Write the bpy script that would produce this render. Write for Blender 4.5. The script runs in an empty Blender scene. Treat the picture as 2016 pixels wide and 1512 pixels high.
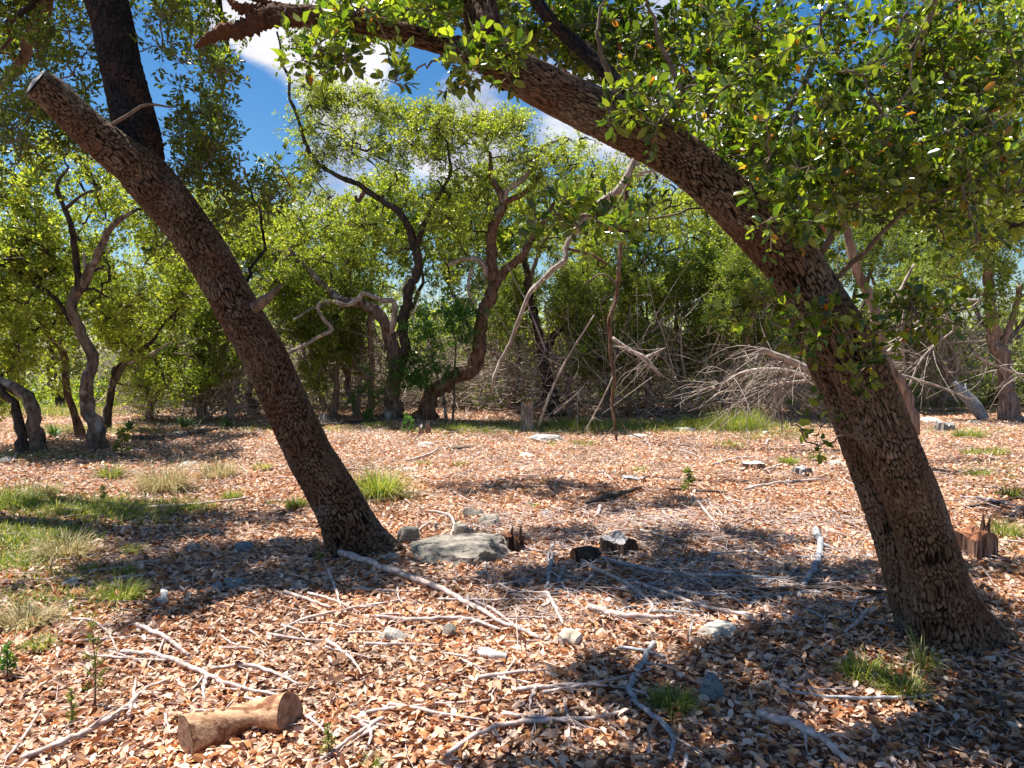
import bpy, math
import numpy as np
from mathutils import Matrix, Vector

# ------------------------------------------------------------------ camera, sky, sun, exposure
sc = bpy.context.scene
F = 1456.0            # focal length in photograph pixels (2016 wide)
PITCH = math.radians(3.0)
CAMH = 1.6
cam_d = bpy.data.cameras.new('camera'); cam = bpy.data.objects.new('camera', cam_d)
sc.collection.objects.link(cam); sc.camera = cam
cam_d.sensor_width = 36.0; cam_d.lens = F / 2016.0 * 36.0
cam_d.clip_start = 0.05; cam_d.clip_end = 1200.0
cam.location = (0, 0, CAMH); cam.rotation_euler = (math.pi / 2 - PITCH, 0, 0)

SUNV = np.array([-0.36, 0.22, 1.0])            # towards the sun
el = math.atan2(SUNV[2], math.hypot(SUNV[0], SUNV[1]))
az = math.atan2(SUNV[0], SUNV[1])              # from +Y, clockwise towards +X
sun_d = bpy.data.lights.new('sun', 'SUN'); sun = bpy.data.objects.new('sun', sun_d)
sc.collection.objects.link(sun)
sun_d.energy = 5.0; sun_d.angle = math.radians(0.53); sun_d.color = (1.0, 0.955, 0.88)
sun.rotation_euler = Vector(SUNV).to_track_quat('Z', 'Y').to_euler()

w = bpy.data.worlds.new('World'); sc.world = w; w.use_nodes = True
nt = w.node_tree; nt.nodes.clear()
def N(tree, t, **kw):
    n = tree.nodes.new(t)
    for k, v in kw.items(): setattr(n, k, v)
    return n
out = N(nt, 'ShaderNodeOutputWorld'); bg = N(nt, 'ShaderNodeBackground')
sky = N(nt, 'ShaderNodeTexSky'); sky.sky_type = 'NISHITA'; sky.sun_disc = False
sky.sun_elevation = el; sky.sun_rotation = az
sky.air_density = 1.0; sky.dust_density = 0.3; sky.ozone_density = 2.5
hsv = N(nt, 'ShaderNodeHueSaturation'); hsv.inputs['Saturation'].default_value = 1.35
hsv.inputs['Value'].default_value = 1.12
nt.links.new(sky.outputs[0], hsv.inputs['Color'])
tc = N(nt, 'ShaderNodeTexCoord')
mp = N(nt, 'ShaderNodeMapping'); mp.inputs['Scale'].default_value = (1, 1, 1.9)
mp.inputs['Location'].default_value = (3.1, 1.7, 0.4)
nz = N(nt, 'ShaderNodeTexNoise'); nz.inputs['Scale'].default_value = 3.2
nz.inputs['Detail'].default_value = 9; nz.inputs['Roughness'].default_value = 0.55
nt.links.new(tc.outputs['Generated'], mp.inputs[0]); nt.links.new(mp.outputs[0], nz.inputs['Vector'])
def pixdir(px, py):
    xc, zc = (px - 1008) / F, (756 - py) / F
    d = np.array([xc, math.cos(PITCH) + zc * math.sin(PITCH), -math.sin(PITCH) + zc * math.cos(PITCH)])
    return d / np.linalg.norm(d)
# cloud banks stand in given directions of the sky
acc = nz.outputs[0]
for (px, py, rad, amp) in ((600, 50, .15, .28), (500, 110, .07, .10), (690, 100, .07, .14), (500, 265, .035, .12), (905, 255, .07, .26), (700, 330, .12, .05),
                           (515, 175, .06, -.16), (515, 330, .05, -.16), (820, 165, .08, -.22), (1000, 205, .05, -.12), (330, 90, .08, -.2),
                           (40, 420, .12, -.2), (1400, 100, .2, .12), (1850, 60, .12, -.15)):
    d = pixdir(px, py)
    vm = N(nt, 'ShaderNodeVectorMath', operation='DISTANCE'); vm.inputs[1].default_value = tuple(d)
    nt.links.new(tc.outputs['Generated'], vm.inputs[0])
    mr = N(nt, 'ShaderNodeMapRange', interpolation_type='SMOOTHSTEP')
    mr.inputs[1].default_value = 0; mr.inputs[2].default_value = rad * 1.5
    mr.inputs[3].default_value = amp; mr.inputs[4].default_value = 0
    nt.links.new(vm.outputs['Value'], mr.inputs[0])
    ad = N(nt, 'ShaderNodeMath', operation='ADD')
    nt.links.new(acc, ad.inputs[0]); nt.links.new(mr.outputs[0], ad.inputs[1]); acc = ad.outputs[0]
cr = N(nt, 'ShaderNodeMapRange', interpolation_type='SMOOTHSTEP')
cr.inputs[1].default_value = 0.54; cr.inputs[2].default_value = 0.68
nt.links.new(acc, cr.inputs[0])
cmix = N(nt, 'ShaderNodeMixRGB')
ccol = N(nt, 'ShaderNodeMixRGB'); ccol.inputs[1].default_value = (8.6, 8.6, 8.9, 1); ccol.inputs[2].default_value = (4.9, 5.0, 6.2, 1)
nz2 = N(nt, 'ShaderNodeTexNoise'); nz2.inputs['Scale'].default_value = 5; nz2.inputs['Detail'].default_value = 5; nt.links.new(mp.outputs[0], nz2.inputs['Vector'])
nr = N(nt, 'ShaderNodeMapRange'); nr.inputs[1].default_value = .42; nr.inputs[2].default_value = .62; nt.links.new(nz2.outputs[0], nr.inputs[0])
nt.links.new(nr.outputs[0], ccol.inputs[0]); nt.links.new(ccol.outputs[0], cmix.inputs[2])
nt.links.new(cr.outputs[0], cmix.inputs[0]); nt.links.new(hsv.outputs[0], cmix.inputs[1])
nt.links.new(cmix.outputs[0], bg.inputs[0]); bg.inputs[1].default_value = 0.05
nt.links.new(bg.outputs[0], out.inputs[0])

sc.view_settings.view_transform = 'Standard'; sc.view_settings.look = 'None'
sc.view_settings.gamma = 1.0; sc.view_settings.use_curve_mapping = False
sc.view_settings.exposure = 1.2
sc.cycles.max_bounces = 6; sc.cycles.diffuse_bounces = 3; sc.cycles.glossy_bounces = 2
sc.cycles.transmission_bounces = 4; sc.cycles.use_denoising = True

# ------------------------------------------------------------------ maths helpers
def sm(x): x = np.clip(x, 0, 1); return x * x * (3 - 2 * x)
def gh(x, y):
    x = np.asarray(x, float); y = np.asarray(y, float)
    z = 0.018 * np.sin(x * 1.9 + y * 0.7) + 0.014 * np.sin(y * 2.3 - x * 1.1 + 1) + 0.008 * np.sin(x * 5.1 + 2) * np.sin(y * 4.3)
    z = z * sm((y + 1) / 4)
    z = z - 3.6 * sm((-x - 9) / 8) * sm((y - 17) / 13)
    z = z + 0.06 * np.sin(x * .35 + 1) * np.sin(y * .4) 
    return z
def P(px, py, Y):
    d = pixdir(px, py); s = Y / d[1]
    return np.array([0, 0, CAMH]) + d * s
def G(px, py):
    d = pixdir(px, py); z = 0.0
    for _ in range(8):
        s = (z - CAMH) / min(d[2], -0.01); p = d * s; z = float(gh(p[0], p[1]))
    return np.array([p[0], p[1], z])
def nrm(a): return a / np.maximum(np.linalg.norm(a, axis=-1, keepdims=True), 1e-9)
def catmull(pts, n):
    pts = np.asarray(pts, float); m = len(pts)
    if m == 2: t = np.linspace(0, 1, n)[:, None]; return pts[0] * (1 - t) + pts[1] * t
    ext = np.vstack([2 * pts[0] - pts[1], pts, 2 * pts[-1] - pts[-2]])
    seg = np.linalg.norm(np.diff(pts[:, :3], axis=0), axis=1); cum = np.concatenate([[0], np.cumsum(seg)])
    s = np.linspace(0, cum[-1], n); i = np.clip(np.searchsorted(cum, s, 'right') - 1, 0, m - 2)
    t = ((s - cum[i]) / np.maximum(seg[i], 1e-9))[:, None]
    p0, p1, p2, p3 = ext[i], ext[i + 1], ext[i + 2], ext[i + 3]
    return 0.5 * (2 * p1 + (p2 - p0) * t + (2 * p0 - 5 * p1 + 4 * p2 - p3) * t ** 2 + (3 * p1 - p0 - 3 * p2 + p3) * t ** 3)
def sn(p, seed=0, f=1.0):
    """smooth pseudo-noise of 3-D points, about -1..1"""
    r = np.random.default_rng(seed); o = np.zeros(len(p)); a = 0
    for k in range(5):
        v = r.normal(size=3) * f * (1.0 + 0.55 * k); ph = r.uniform(0, 6.28); am = 1 / (1 + .5 * k)
        o += am * np.sin(p @ v + ph + 1.3 * np.sin(p @ (r.normal(size=3) * f * .7) + ph * 2)); a += am
    return o / a * 1.6

# ------------------------------------------------------------------ mesh helpers
COL = sc.collection
def link(o, parent=None):
    COL.objects.link(o)
    if parent is not None: o.parent = parent
    return o
class MB:
    def __init__(s): s.v = []; s.f = []; s.n = 0; s.fa = []; s.va = {}
    def add(s, v, f, rnd=None):
        v = np.asarray(v, np.float32).reshape(-1, 3); f = np.asarray(f, np.int64)
        s.f.append(f + s.n); s.v.append(v); s.n += len(v)
        s.fa.append(np.zeros(len(f), np.float32) if rnd is None else np.broadcast_to(np.asarray(rnd, np.float32), (len(f),)))
        return s
    def mesh(s, name, mat, smooth=True, vattr=None, origin=None):
        me = bpy.data.meshes.new(name)
        V = np.vstack(s.v)
        if origin is not None: V = V - np.asarray(origin, np.float32)
        me.vertices.add(len(V)); me.vertices.foreach_set('co', V.ravel())
        tot = np.concatenate([np.full(len(f), f.shape[1]) for f in s.f])
        idx = np.concatenate([f.ravel() for f in s.f])
        me.loops.add(len(idx)); me.loops.foreach_set('vertex_index', idx.astype(np.int32))
        me.polygons.add(len(tot)); st = np.concatenate([[0], np.cumsum(tot)[:-1]])
        me.polygons.foreach_set('loop_start', st.astype(np.int32))
        me.update(calc_edges=True)
        me.polygons.foreach_set('use_smooth', np.full(len(tot), smooth, bool))
        a = me.attributes.new('rnd', 'FLOAT', 'FACE'); a.data.foreach_set('value', np.concatenate(s.fa).astype(np.float32))
        for k, arr in (vattr or {}).items():
            a = me.attributes.new(k, 'FLOAT', 'POINT'); a.data.foreach_set('value', np.asarray(arr, np.float32))
        me.materials.append(mat); me.update()
        return me
    def build(s, name, mat, parent=None, smooth=True, vattr=None):
        """links the geometry as one mesh object; a top-level one gets its origin at its base"""
        if parent is None:
            V = np.vstack(s.v); o0 = np.array([V[:, 0].mean(), V[:, 1].mean(), V[:, 2].min()])
        else: o0 = np.array(parent.matrix_world.translation) if parent.get('_o') is None else np.array(parent['_o'])
        o = bpy.data.objects.new(name, s.mesh(name, mat, smooth, vattr, o0))
        link(o, parent)
        if parent is None: o.location = o0
        return o
def empty(name, loc, label, cat, group=None):
    o = bpy.data.objects.new(name, None); o.location = loc; o.empty_display_size = .1
    link(o); tag(o, label, cat, group); o['_o'] = [float(c) for c in loc]
    return o
def tag(o, label=None, cat=None, group=None, kind=None):
    if label: o['label'] = label
    if cat: o['category'] = cat
    if group: o['group'] = group
    if kind: o['kind'] = kind
    return o

def frames(p):
    t = nrm(np.gradient(p, axis=0)); n = np.zeros_like(p)
    a = np.array([0, 1.0, 0.15]); a = a - t[0] * (a @ t[0]); n[0] = a / np.linalg.norm(a)
    for i in range(1, len(p)):
        a = n[i - 1] - t[i] * (n[i - 1] @ t[i]); n[i] = a / np.linalg.norm(a)
    return t, n, np.cross(t, n)
def tube(p, r, sides=8, cap=True, rfun=None):
    """p (n,3), r (n,) -> verts, list of face arrays"""
    t, a, b = frames(p); n = len(p)
    th = np.arange(sides) / sides * 2 * np.pi
    R = np.repeat(np.asarray(r)[:, None], sides, 1)
    if rfun is not None: R = rfun(R, th)
    v = p[:, None] + R[..., None] * (np.cos(th)[None, :, None] * a[:, None] + np.sin(th)[None, :, None] * b[:, None])
    i = np.arange(n - 1)[:, None] * sides; j = np.arange(sides)[None]; k = (j + 1) % sides
    q = np.stack([i + j, i + k, i + sides + k, i + sides + j], -1).reshape(-1, 4)
    v = v.reshape(-1, 3); tris = None
    if cap:
        v = np.vstack([v, p[0], p[-1]]); c0 = n * sides; c1 = c0 + 1; jj = np.arange(sides); kk = (jj + 1) % sides
        tris = np.vstack([np.stack([kk, jj, np.full(sides, c0)], 1), np.stack([(n - 1) * sides + jj, (n - 1) * sides + kk, np.full(sides, c1)], 1)])
    return v, q, tris
def add_tube(mb, p, r, sides=8, rnd=0.5, rfun=None):
    v, q, t = tube(np.asarray(p), r, sides, True, rfun)
    n0 = mb.n; mb.add(v, q, rnd); mb.f.append(t + n0); mb.fa.append(np.full(len(t), rnd, np.float32))
def batch_tubes(mb, pts, rad, sides=3, rnd=None):
    """pts (M,N,3) rad (M,N)"""
    M, n, _ = pts.shape
    if M == 0: return
    t = nrm(np.gradient(pts, axis=1)); mt = nrm(t.mean(1))
    ref = np.where(np.abs(mt[:, 2:3]) < .8, np.array([[0, 0, 1.]]), np.array([[1., 0, 0]]))
    a = nrm(np.cross(t, ref[:, None] + np.zeros_like(t))); b = np.cross(t, a)
    th = np.arange(sides) / sides * 2 * np.pi
    v = pts[:, :, None] + rad[:, :, None, None] * (np.cos(th)[:, None] * a[:, :, None] + np.sin(th)[:, None] * b[:, :, None])
    i = np.arange(n - 1)[:, None] * sides; j = np.arange(sides)[None]; k = (j + 1) % sides
    q = np.stack([i + j, i + k, i + sides + k, i + sides + j], -1).reshape(-1, 4)
    q = (q[None] + (np.arange(M) * n * sides)[:, None, None]).reshape(-1, 4)
    rr = None if rnd is None else np.repeat(rnd, (n - 1) * sides)
    mb.add(v.reshape(-1, 3), q, rr)
# leaf outlines in (along, across, height) units of length 1
def leaf_shape(fine):
    if fine == 2:
        v = np.array([[0, 0, 0], [.33, 0, .0], [.7, 0, .0], [1, 0, -.06],
                      [.22, .36, .10], [.66, .44, .12], [.22, -.36, .10], [.66, -.44, .12]])
        f = np.array([[0, 1, 4], [1, 2, 5], [1, 5, 4], [2, 3, 5], [0, 6, 1], [1, 7, 2], [1, 6, 7], [2, 7, 3]])
    elif fine == 1:
        v = np.array([[0, 0, 0], [.38, .47, .12], [.75, .36, .08], [1, 0, -.05], [.75, -.36, .08], [.38, -.47, .12]])
        f = np.array([[0, 5, 4, 3], [0, 3, 2, 1]])
    elif fine == 0:
        v = np.array([[0, 0, 0], [.5, .5, .14], [1, 0, -.04], [.5, -.5, .14]]); f = np.array([[0, 3, 2, 1]])
    else:
        v = np.array([[0, .1, 0], [.62, .5, .1], [.95, -.35, 0]]); f = np.array([[0, 2, 1]])
    return v, f
def leaf_frames(ax, up):
    x = nrm(ax); y = nrm(np.cross(up, x)); z = np.cross(x, y); return x, y, z
def batch_leaves(mb, c, ax, up, L, W, fine, rnd, rng=None):
    """c base points (M,3)"""
    v, f = leaf_shape(fine); M = len(c)
    if M == 0: return
    x, y, z = leaf_frames(ax, up)
    curl = (np.ones(M) if rng is None else rng.uniform(-.8, 2.2, M))
    V = c[:, None] + (v[None, :, 0:1] * L[:, None, None]) * x[:, None] + (v[None, :, 1:2] * W[:, None, None]) * y[:, None] \
        + (v[None, :, 2:3] * (L * curl)[:, None, None]) * z[:, None]
    Fs = (f[None] + (np.arange(M) * len(v))[:, None, None]).reshape(-1, f.shape[1])
    mb.add(V.reshape(-1, 3), Fs, np.repeat(rnd, len(f)))
def batch_blades(mb, base, dirv, L, Wd, droop, rnd):
    """grass blades: quad + tip triangle, bending over"""
    M = len(base)
    if M == 0: return
    d = nrm(dirv); h = d * [1, 1, 0]; side = nrm(np.cross(d, [0, 0, 1.0]) + 1e-4)
    m = base + d * (L * .5)[:, None] - np.array([0, 0, 1.]) * (L * droop * .12)[:, None]
    t = base + d * (L * .92)[:, None] + nrm(h + 1e-5) * (L * droop * .25)[:, None] - np.array([0, 0, 1.]) * (L * droop * .55)[:, None]
    s = side * (Wd / 2)[:, None]
    V = np.stack([base - s, base + s, m + s * .8, m - s * .8, t], 1)
    o = np.arange(M)[:, None] * 5
    n0 = mb.n
    mb.add(V.reshape(-1, 3), o + np.array([[0, 1, 2, 3]]), rnd)
    mb.f.append(o + np.array([[3, 2, 4]]) + n0); mb.fa.append(np.asarray(rnd, np.float32))

# ------------------------------------------------------------------ materials
def mat(name):
    m = bpy.data.materials.new(name); m.use_nodes = True; t = m.node_tree; t.nodes.clear()
    o = N(t, 'ShaderNodeOutputMaterial'); b = N(t, 'ShaderNodeBsdfPrincipled'); t.links.new(b.outputs[0], o.inputs[0])
    return m, t, b, o
def ramp(t, src, stops, interp='LINEAR'):
    r = N(t, 'ShaderNodeValToRGB'); r.color_ramp.interpolation = interp; e = r.color_ramp.elements
    while len(e) < len(stops): e.new(0.5)
    for i, (p, c) in enumerate(stops): e[i].position = p; e[i].color = (*c, 1)
    t.links.new(src, r.inputs[0]); return r.outputs[0]
def noise(t, scale, detail=4, rough=.6, coord='Object', stretch=None, dist=0):
    if coord == 'World': g = N(t, 'ShaderNodeNewGeometry'); src = g.outputs['Position']
    else: tc = N(t, 'ShaderNodeTexCoord'); src = tc.outputs[coord]
    if stretch:
        mp = N(t, 'ShaderNodeMapping'); mp.inputs['Scale'].default_value = stretch; t.links.new(src, mp.inputs[0]); src = mp.outputs[0]
    n = N(t, 'ShaderNodeTexNoise'); n.inputs['Scale'].default_value = scale; n.inputs['Detail'].default_value = detail
    n.inputs['Roughness'].default_value = rough; n.inputs['Distortion'].default_value = dist
    t.links.new(src, n.inputs['Vector']); return n.outputs[0]
def attr(t, name): a = N(t, 'ShaderNodeAttribute'); a.attribute_name = name; return a.outputs['Fac']
def mixc(t, fac, a, b, mode='MIX'):
    m = N(t, 'ShaderNodeMixRGB', blend_type=mode)
    for s, i in ((fac, 0), (a, 1), (b, 2)):
        if isinstance(s, (int, float)): m.inputs[i].default_value = s
        elif isinstance(s, tuple): m.inputs[i].default_value = (*s, 1)
        else: t.links.new(s, m.inputs[i])
    return m.outputs[0]
def bump(t, b, h, strength, dist):
    n = N(t, 'ShaderNodeBump'); n.inputs['Strength'].default_value = strength; n.inputs['Distance'].default_value = dist
    t.links.new(h, n.inputs['Height']); t.links.new(n.outputs[0], b.inputs['Normal'])
def leafmat(name, stops, trans, rough=.4, spec=.5, tcol=(1.0, 1.0, .35), vary=.25, tscale=1.0):
    m, t, b, o = mat(name)
    c = ramp(t, attr(t, 'rnd'), stops)
    v = noise(t, 1.3, 2, .5, 'World')
    hs = N(t, 'ShaderNodeHueSaturation')
    mr = N(t, 'ShaderNodeMapRange'); mr.inputs[1].default_value = .3; mr.inputs[2].default_value = .7
    mr.inputs[3].default_value = 1 - vary; mr.inputs[4].default_value = 1 + vary
    t.links.new(v, mr.inputs[0]); t.links.new(mr.outputs[0], hs.inputs['Value']); t.links.new(c, hs.inputs['Color'])
    c = hs.outputs[0]
    t.links.new(c, b.inputs['Base Color']); b.inputs['Roughness'].default_value = rough
    b.inputs['Specular IOR Level'].default_value = spec
    if trans > 0:
        tr = N(t, 'ShaderNodeBsdfTranslucent'); mx = N(t, 'ShaderNodeMixShader'); mx.inputs[0].default_value = trans
        tcn = mixc(t, 1.0, c, tcol, 'MULTIPLY')
        g = N(t, 'ShaderNodeHueSaturation'); g.inputs['Value'].default_value = 2.2 * tscale; t.links.new(tcn, g.inputs['Color'])
        t.links.new(g.outputs[0], tr.inputs[0]); t.links.new(b.outputs[0], mx.inputs[1]); t.links.new(tr.outputs[0], mx.inputs[2])
        t.links.new(mx.outputs[0], o.inputs[0])
    return m
M = {}
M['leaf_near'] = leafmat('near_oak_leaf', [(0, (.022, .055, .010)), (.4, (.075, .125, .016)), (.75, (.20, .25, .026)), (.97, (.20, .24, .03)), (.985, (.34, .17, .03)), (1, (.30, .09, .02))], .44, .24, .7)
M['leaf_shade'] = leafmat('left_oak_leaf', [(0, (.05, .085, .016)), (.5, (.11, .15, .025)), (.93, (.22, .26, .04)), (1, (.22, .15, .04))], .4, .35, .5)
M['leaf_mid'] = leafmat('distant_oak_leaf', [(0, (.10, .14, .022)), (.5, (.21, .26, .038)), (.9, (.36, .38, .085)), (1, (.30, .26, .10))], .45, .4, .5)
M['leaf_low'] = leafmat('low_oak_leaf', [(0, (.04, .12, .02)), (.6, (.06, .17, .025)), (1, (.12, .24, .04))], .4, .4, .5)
M['juniper'] = leafmat('juniper_needle', [(0, (.07, .11, .022)), (.5, (.15, .20, .035)), (.92, (.27, .31, .065)), (1, (.24, .19, .09))], .35, .6, .3)
M['grass'] = leafmat('green_grass_blade', [(0, (.08, .13, .018)), (.45, (.17, .22, .035)), (.8, (.30, .30, .09)), (1, (.50, .42, .24))], .3, .5, .3)
M['dry_grass'] = leafmat('dry_grass_blade', [(0, (.22, .21, .08)), (.5, (.42, .35, .18)), (1, (.6, .5, .32))], .3, .6, .2, (1, .95, .7), .15, .5)
M['litter'] = leafmat('dead_leaf', [(0, (.07, .03, .018)), (.12, (.20, .075, .035)), (.24, (.46, .19, .07)), (.36, (.56, .29, .13)), (.52, (.60, .37, .23)), (.75, (.68, .47, .34)), (.92, (.74, .58, .47)), (1, (.46, .39, .33))], .18, .55, .35, (1, .75, .5), .28, .55)
M['sotol'] = leafmat('sword_leaf', [(0, (.07, .15, .045)), (1, (.16, .26, .09))], .15, .4, .5)

def barkmat(name, lo, hi, crack, lichen=.25, lich=(.42, .42, .36), moss=0):
    m, t, b, o = mat(name)
    c = mixc(t, attr(t, 'cell'), lo, hi)
    n1 = noise(t, 45, 5, .7, 'World'); c = mixc(t, .5, c, ramp(t, n1, [(.3, (.35, .32, .3)), (.7, (1.5, 1.45, 1.4))]), 'MULTIPLY')
    n2 = noise(t, 3.2, 5, .65, 'World')
    c = mixc(t, ramp(t, n2, [(.5, (0, 0, 0)), (.66, (lichen,) * 3)]), c, lich)
    n3 = noise(t, 2.1, 3, .6, 'World', dist=.5)
    c = mixc(t, ramp(t, n3, [(.52, (0, 0, 0)), (.62, (.55,) * 3)]), c, (.12, .052, .03))
    c = mixc(t, attr(t, 'crack'), c, crack)
    t.links.new(c, b.inputs['Base Color']); b.inputs['Roughness'].default_value = .9; b.inputs['Specular IOR Level'].default_value = .15
    bump(t, b, noise(t, 90, 5, .7, 'World'), .6, .006)
    return m
M['bark_left'] = barkmat('left_oak_bark', (.075, .046, .030), (.205, .138, .092), (.006, .0035, .002))
M['bark_right'] = barkmat('right_oak_bark', (.088, .056, .037), (.26, .185, .125), (.006, .0035, .0025))
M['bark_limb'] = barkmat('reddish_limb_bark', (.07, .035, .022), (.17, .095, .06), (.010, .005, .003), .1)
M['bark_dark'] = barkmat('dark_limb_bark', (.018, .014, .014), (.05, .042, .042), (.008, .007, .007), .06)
def woodmat(name, c0, c1, scale=14, stretch=(1, 1, .15), b_str=.6, b_dist=.01, contrast=(.35, .65), extra=None, rough=.85):
    m, t, b, o = mat(name)
    n = noise(t, scale, 6, .7, 'World', stretch)
    c = ramp(t, n, [(contrast[0], c0), (contrast[1], c1)])
    if extra:
        n2 = noise(t, extra[1], 4, .6, 'World'); c = mixc(t, ramp(t, n2, [(extra[2], (0, 0, 0)), (extra[2] + .1, (1, 1, 1))]), c, extra[0])
    t.links.new(c, b.inputs['Base Color']); b.inputs['Roughness'].default_value = rough; b.inputs['Specular IOR Level'].default_value = .2
    bump(t, b, n, b_str, b_dist); return m
M['bark_mid'] = woodmat('distant_oak_bark', (.035, .026, .022), (.24, .18, .14), 16, (1, 1, .35), 1, .03, extra=((.33, .31, .29), 2.2, .58))
M['bark_red'] = woodmat('reddish_oak_bark', (.04, .022, .014), (.24, .14, .09), 16, (1, 1, .35), 1, .03, extra=((.30, .26, .23), 2.0, .6))
M['bark_black'] = woodmat('dark_oak_bark', (.015, .012, .011), (.10, .075, .06), 16, (1, 1, .35), 1, .03)
M['bark_juniper'] = woodmat('juniper_bark', (.10, .06, .045), (.42, .30, .24), 22, (1, 1, .08), 1, .02)
M['twig'] = woodmat('oak_twig', (.07, .05, .04), (.22, .17, .13), 20, (1, 1, 1), .5, .004)
M['dead_pale'] = woodmat('pale_dead_wood', (.15, .115, .095), (.50, .42, .36), 12, (1, 1, .5), .5, .006)
M['brush'] = woodmat('dead_brush_wood', (.17, .125, .10), (.60, .49, .41), 5, (1, 1, 1), .3, .005)
M['stick'] = woodmat('weathered_stick', (.26, .19, .165), (.68, .56, .51), 26, (1, 1, 1), .6, .004)
M['stick_grey'] = woodmat('grey_stick', (.14, .14, .15), (.44, .44, .46), 26, (1, 1, 1), .6, .004)
M['stick_dark'] = woodmat('dark_stick', (.03, .022, .018), (.16, .12, .10), 26, (1, 1, 1), .6, .004)
M['log'] = woodmat('bare_log_wood', (.16, .06, .028), (.58, .36, .21), 9, (.35, 2.2, 2.2), .9, .012, (.40, .60), ((.13, .05, .028), 11, .56))
M['log_cut'] = woodmat('shaded_log_end', (.15, .075, .045), (.42, .27, .18), 26, (1, 1, 1), .9, .008)  # end wood darkened in its colour to stand for the shadow side
M['log_pale'] = woodmat('pale_log_bark', (.32, .26, .20), (.58, .48, .38), 14, (1, 1, 1), .8, .006)
M['cut_red'] = woodmat('cut_wood', (.14, .055, .03), (.38, .17, .09), 30, (1, 1, 1), .5, .004)
M['cut_grey'] = woodmat('grey_cut_wood', (.16, .15, .155), (.44, .42, .41), 30, (1, 1, 1), .5, .004)
M['cut_white'] = woodmat('pale_cut_wood', (.42, .40, .40), (.74, .70, .66), 20, (1, 1, 1), .4, .003)
M['stump_red'] = woodmat('red_stump_wood', (.03, .013, .010), (.40, .24, .17), 9, (3, 3, .3), 1, .02, (.40, .56))
M['stump_dark'] = woodmat('dark_stump_wood', (.012, .009, .008), (.13, .08, .06), 14, (3, 3, .3), 1, .02, (.38, .62))
M['stump_grey'] = woodmat('grey_stump_wood', (.06, .05, .045), (.40, .36, .33), 14, (3, 3, .3), 1, .02, (.38, .62))
def stonemat(name, c0, c1, c2, dark=(.07, .065, .06)):
    m, t, b, o = mat(name)
    n = noise(t, 7, 8, .65, 'World'); c = ramp(t, n, [(.3, c0), (.52, c1), (.7, c2)])
    n2 = noise(t, 28, 6, .7, 'World'); c = mixc(t, ramp(t, n2, [(.50, (0, 0, 0)), (.62, (.85, .85, .85))]), c, dark)
    t.links.new(c, b.inputs['Base Color']); b.inputs['Roughness'].default_value = .9; b.inputs['Specular IOR Level'].default_value = .2
    bump(t, b, noise(t, 22, 8, .75, 'World'), 1, .018); return m
M['stone'] = stonemat('limestone', (.13, .115, .095), (.31, .275, .23), (.50, .44, .36))
M['stone_white'] = stonemat('white_limestone', (.40, .36, .31), (.62, .57, .50), (.76, .72, .66), (.25, .22, .18))
M['stone_blue'] = stonemat('blue_grey_limestone', (.12, .15, .17), (.25, .29, .31), (.48, .49, .48), (.08, .09, .10))
# ground
def groundmat():
    m, t, b, o = mat('leaf_litter_ground')
    g = N(t, 'ShaderNodeNewGeometry')
    vo = N(t, 'ShaderNodeTexVoronoi'); vo.inputs['Scale'].default_value = 34; t.links.new(g.outputs['Position'], vo.inputs['Vector'])
    sep = N(t, 'ShaderNodeSeparateColor'); t.links.new(vo.outputs['Color'], sep.inputs[0])
    c = ramp(t, sep.outputs[0], [(0, (.07, .04, .028)), (.35, (.20, .11, .075)), (.7, (.36, .24, .17)), (1, (.52, .40, .32))])
    n = noise(t, .55, 4, .6, 'World'); c = mixc(t, ramp(t, n, [(.55, (0, 0, 0)), (.68, (.5,) * 3)]), c, (.16, .14, .08))
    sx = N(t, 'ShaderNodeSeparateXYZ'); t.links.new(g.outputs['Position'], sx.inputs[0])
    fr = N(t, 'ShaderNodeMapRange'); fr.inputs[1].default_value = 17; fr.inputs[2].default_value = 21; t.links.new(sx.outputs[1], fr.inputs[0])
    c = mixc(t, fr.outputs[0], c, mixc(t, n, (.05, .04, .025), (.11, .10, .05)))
    n3 = noise(t, 30, 6, .7, 'World'); c = mixc(t, .6, c, ramp(t, n3, [(.3, (.4, .4, .4)), (.7, (1.3, 1.3, 1.3))]), 'MULTIPLY')
    t.links.new(c, b.inputs['Base Color']); b.inputs['Roughness'].default_value = .95; b.inputs['Specular IOR Level'].default_value = .1
    bump(t, b, vo.outputs['Distance'], .8, .02); return m
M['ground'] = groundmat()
def flat(name, c, rough=.5, metal=0, spec=.5):
    m, t, b, o = mat(name); n = noise(t, 3, 3, .5, 'Object')
    t.links.new(ramp(t, n, [(.3, tuple(x * .9 for x in c)), (.7, c)]), b.inputs['Base Color'])
    b.inputs['Roughness'].default_value = rough; b.inputs['Metallic'].default_value = metal; b.inputs['Specular IOR Level'].default_value = spec; return m
M['car_paint'] = flat('silver_paint', (.62, .64, .67), .3, .4); M['glass'] = flat('car_glass', (.05, .07, .09), .08); M['tyre'] = flat('tyre_rubber', (.03, .03, .03), .8)
M['rim'] = flat('wheel_rim', (.4, .4, .42), .3, .8); M['lamp'] = flat('tail_lamp', (.4, .02, .02), .2)

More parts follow.
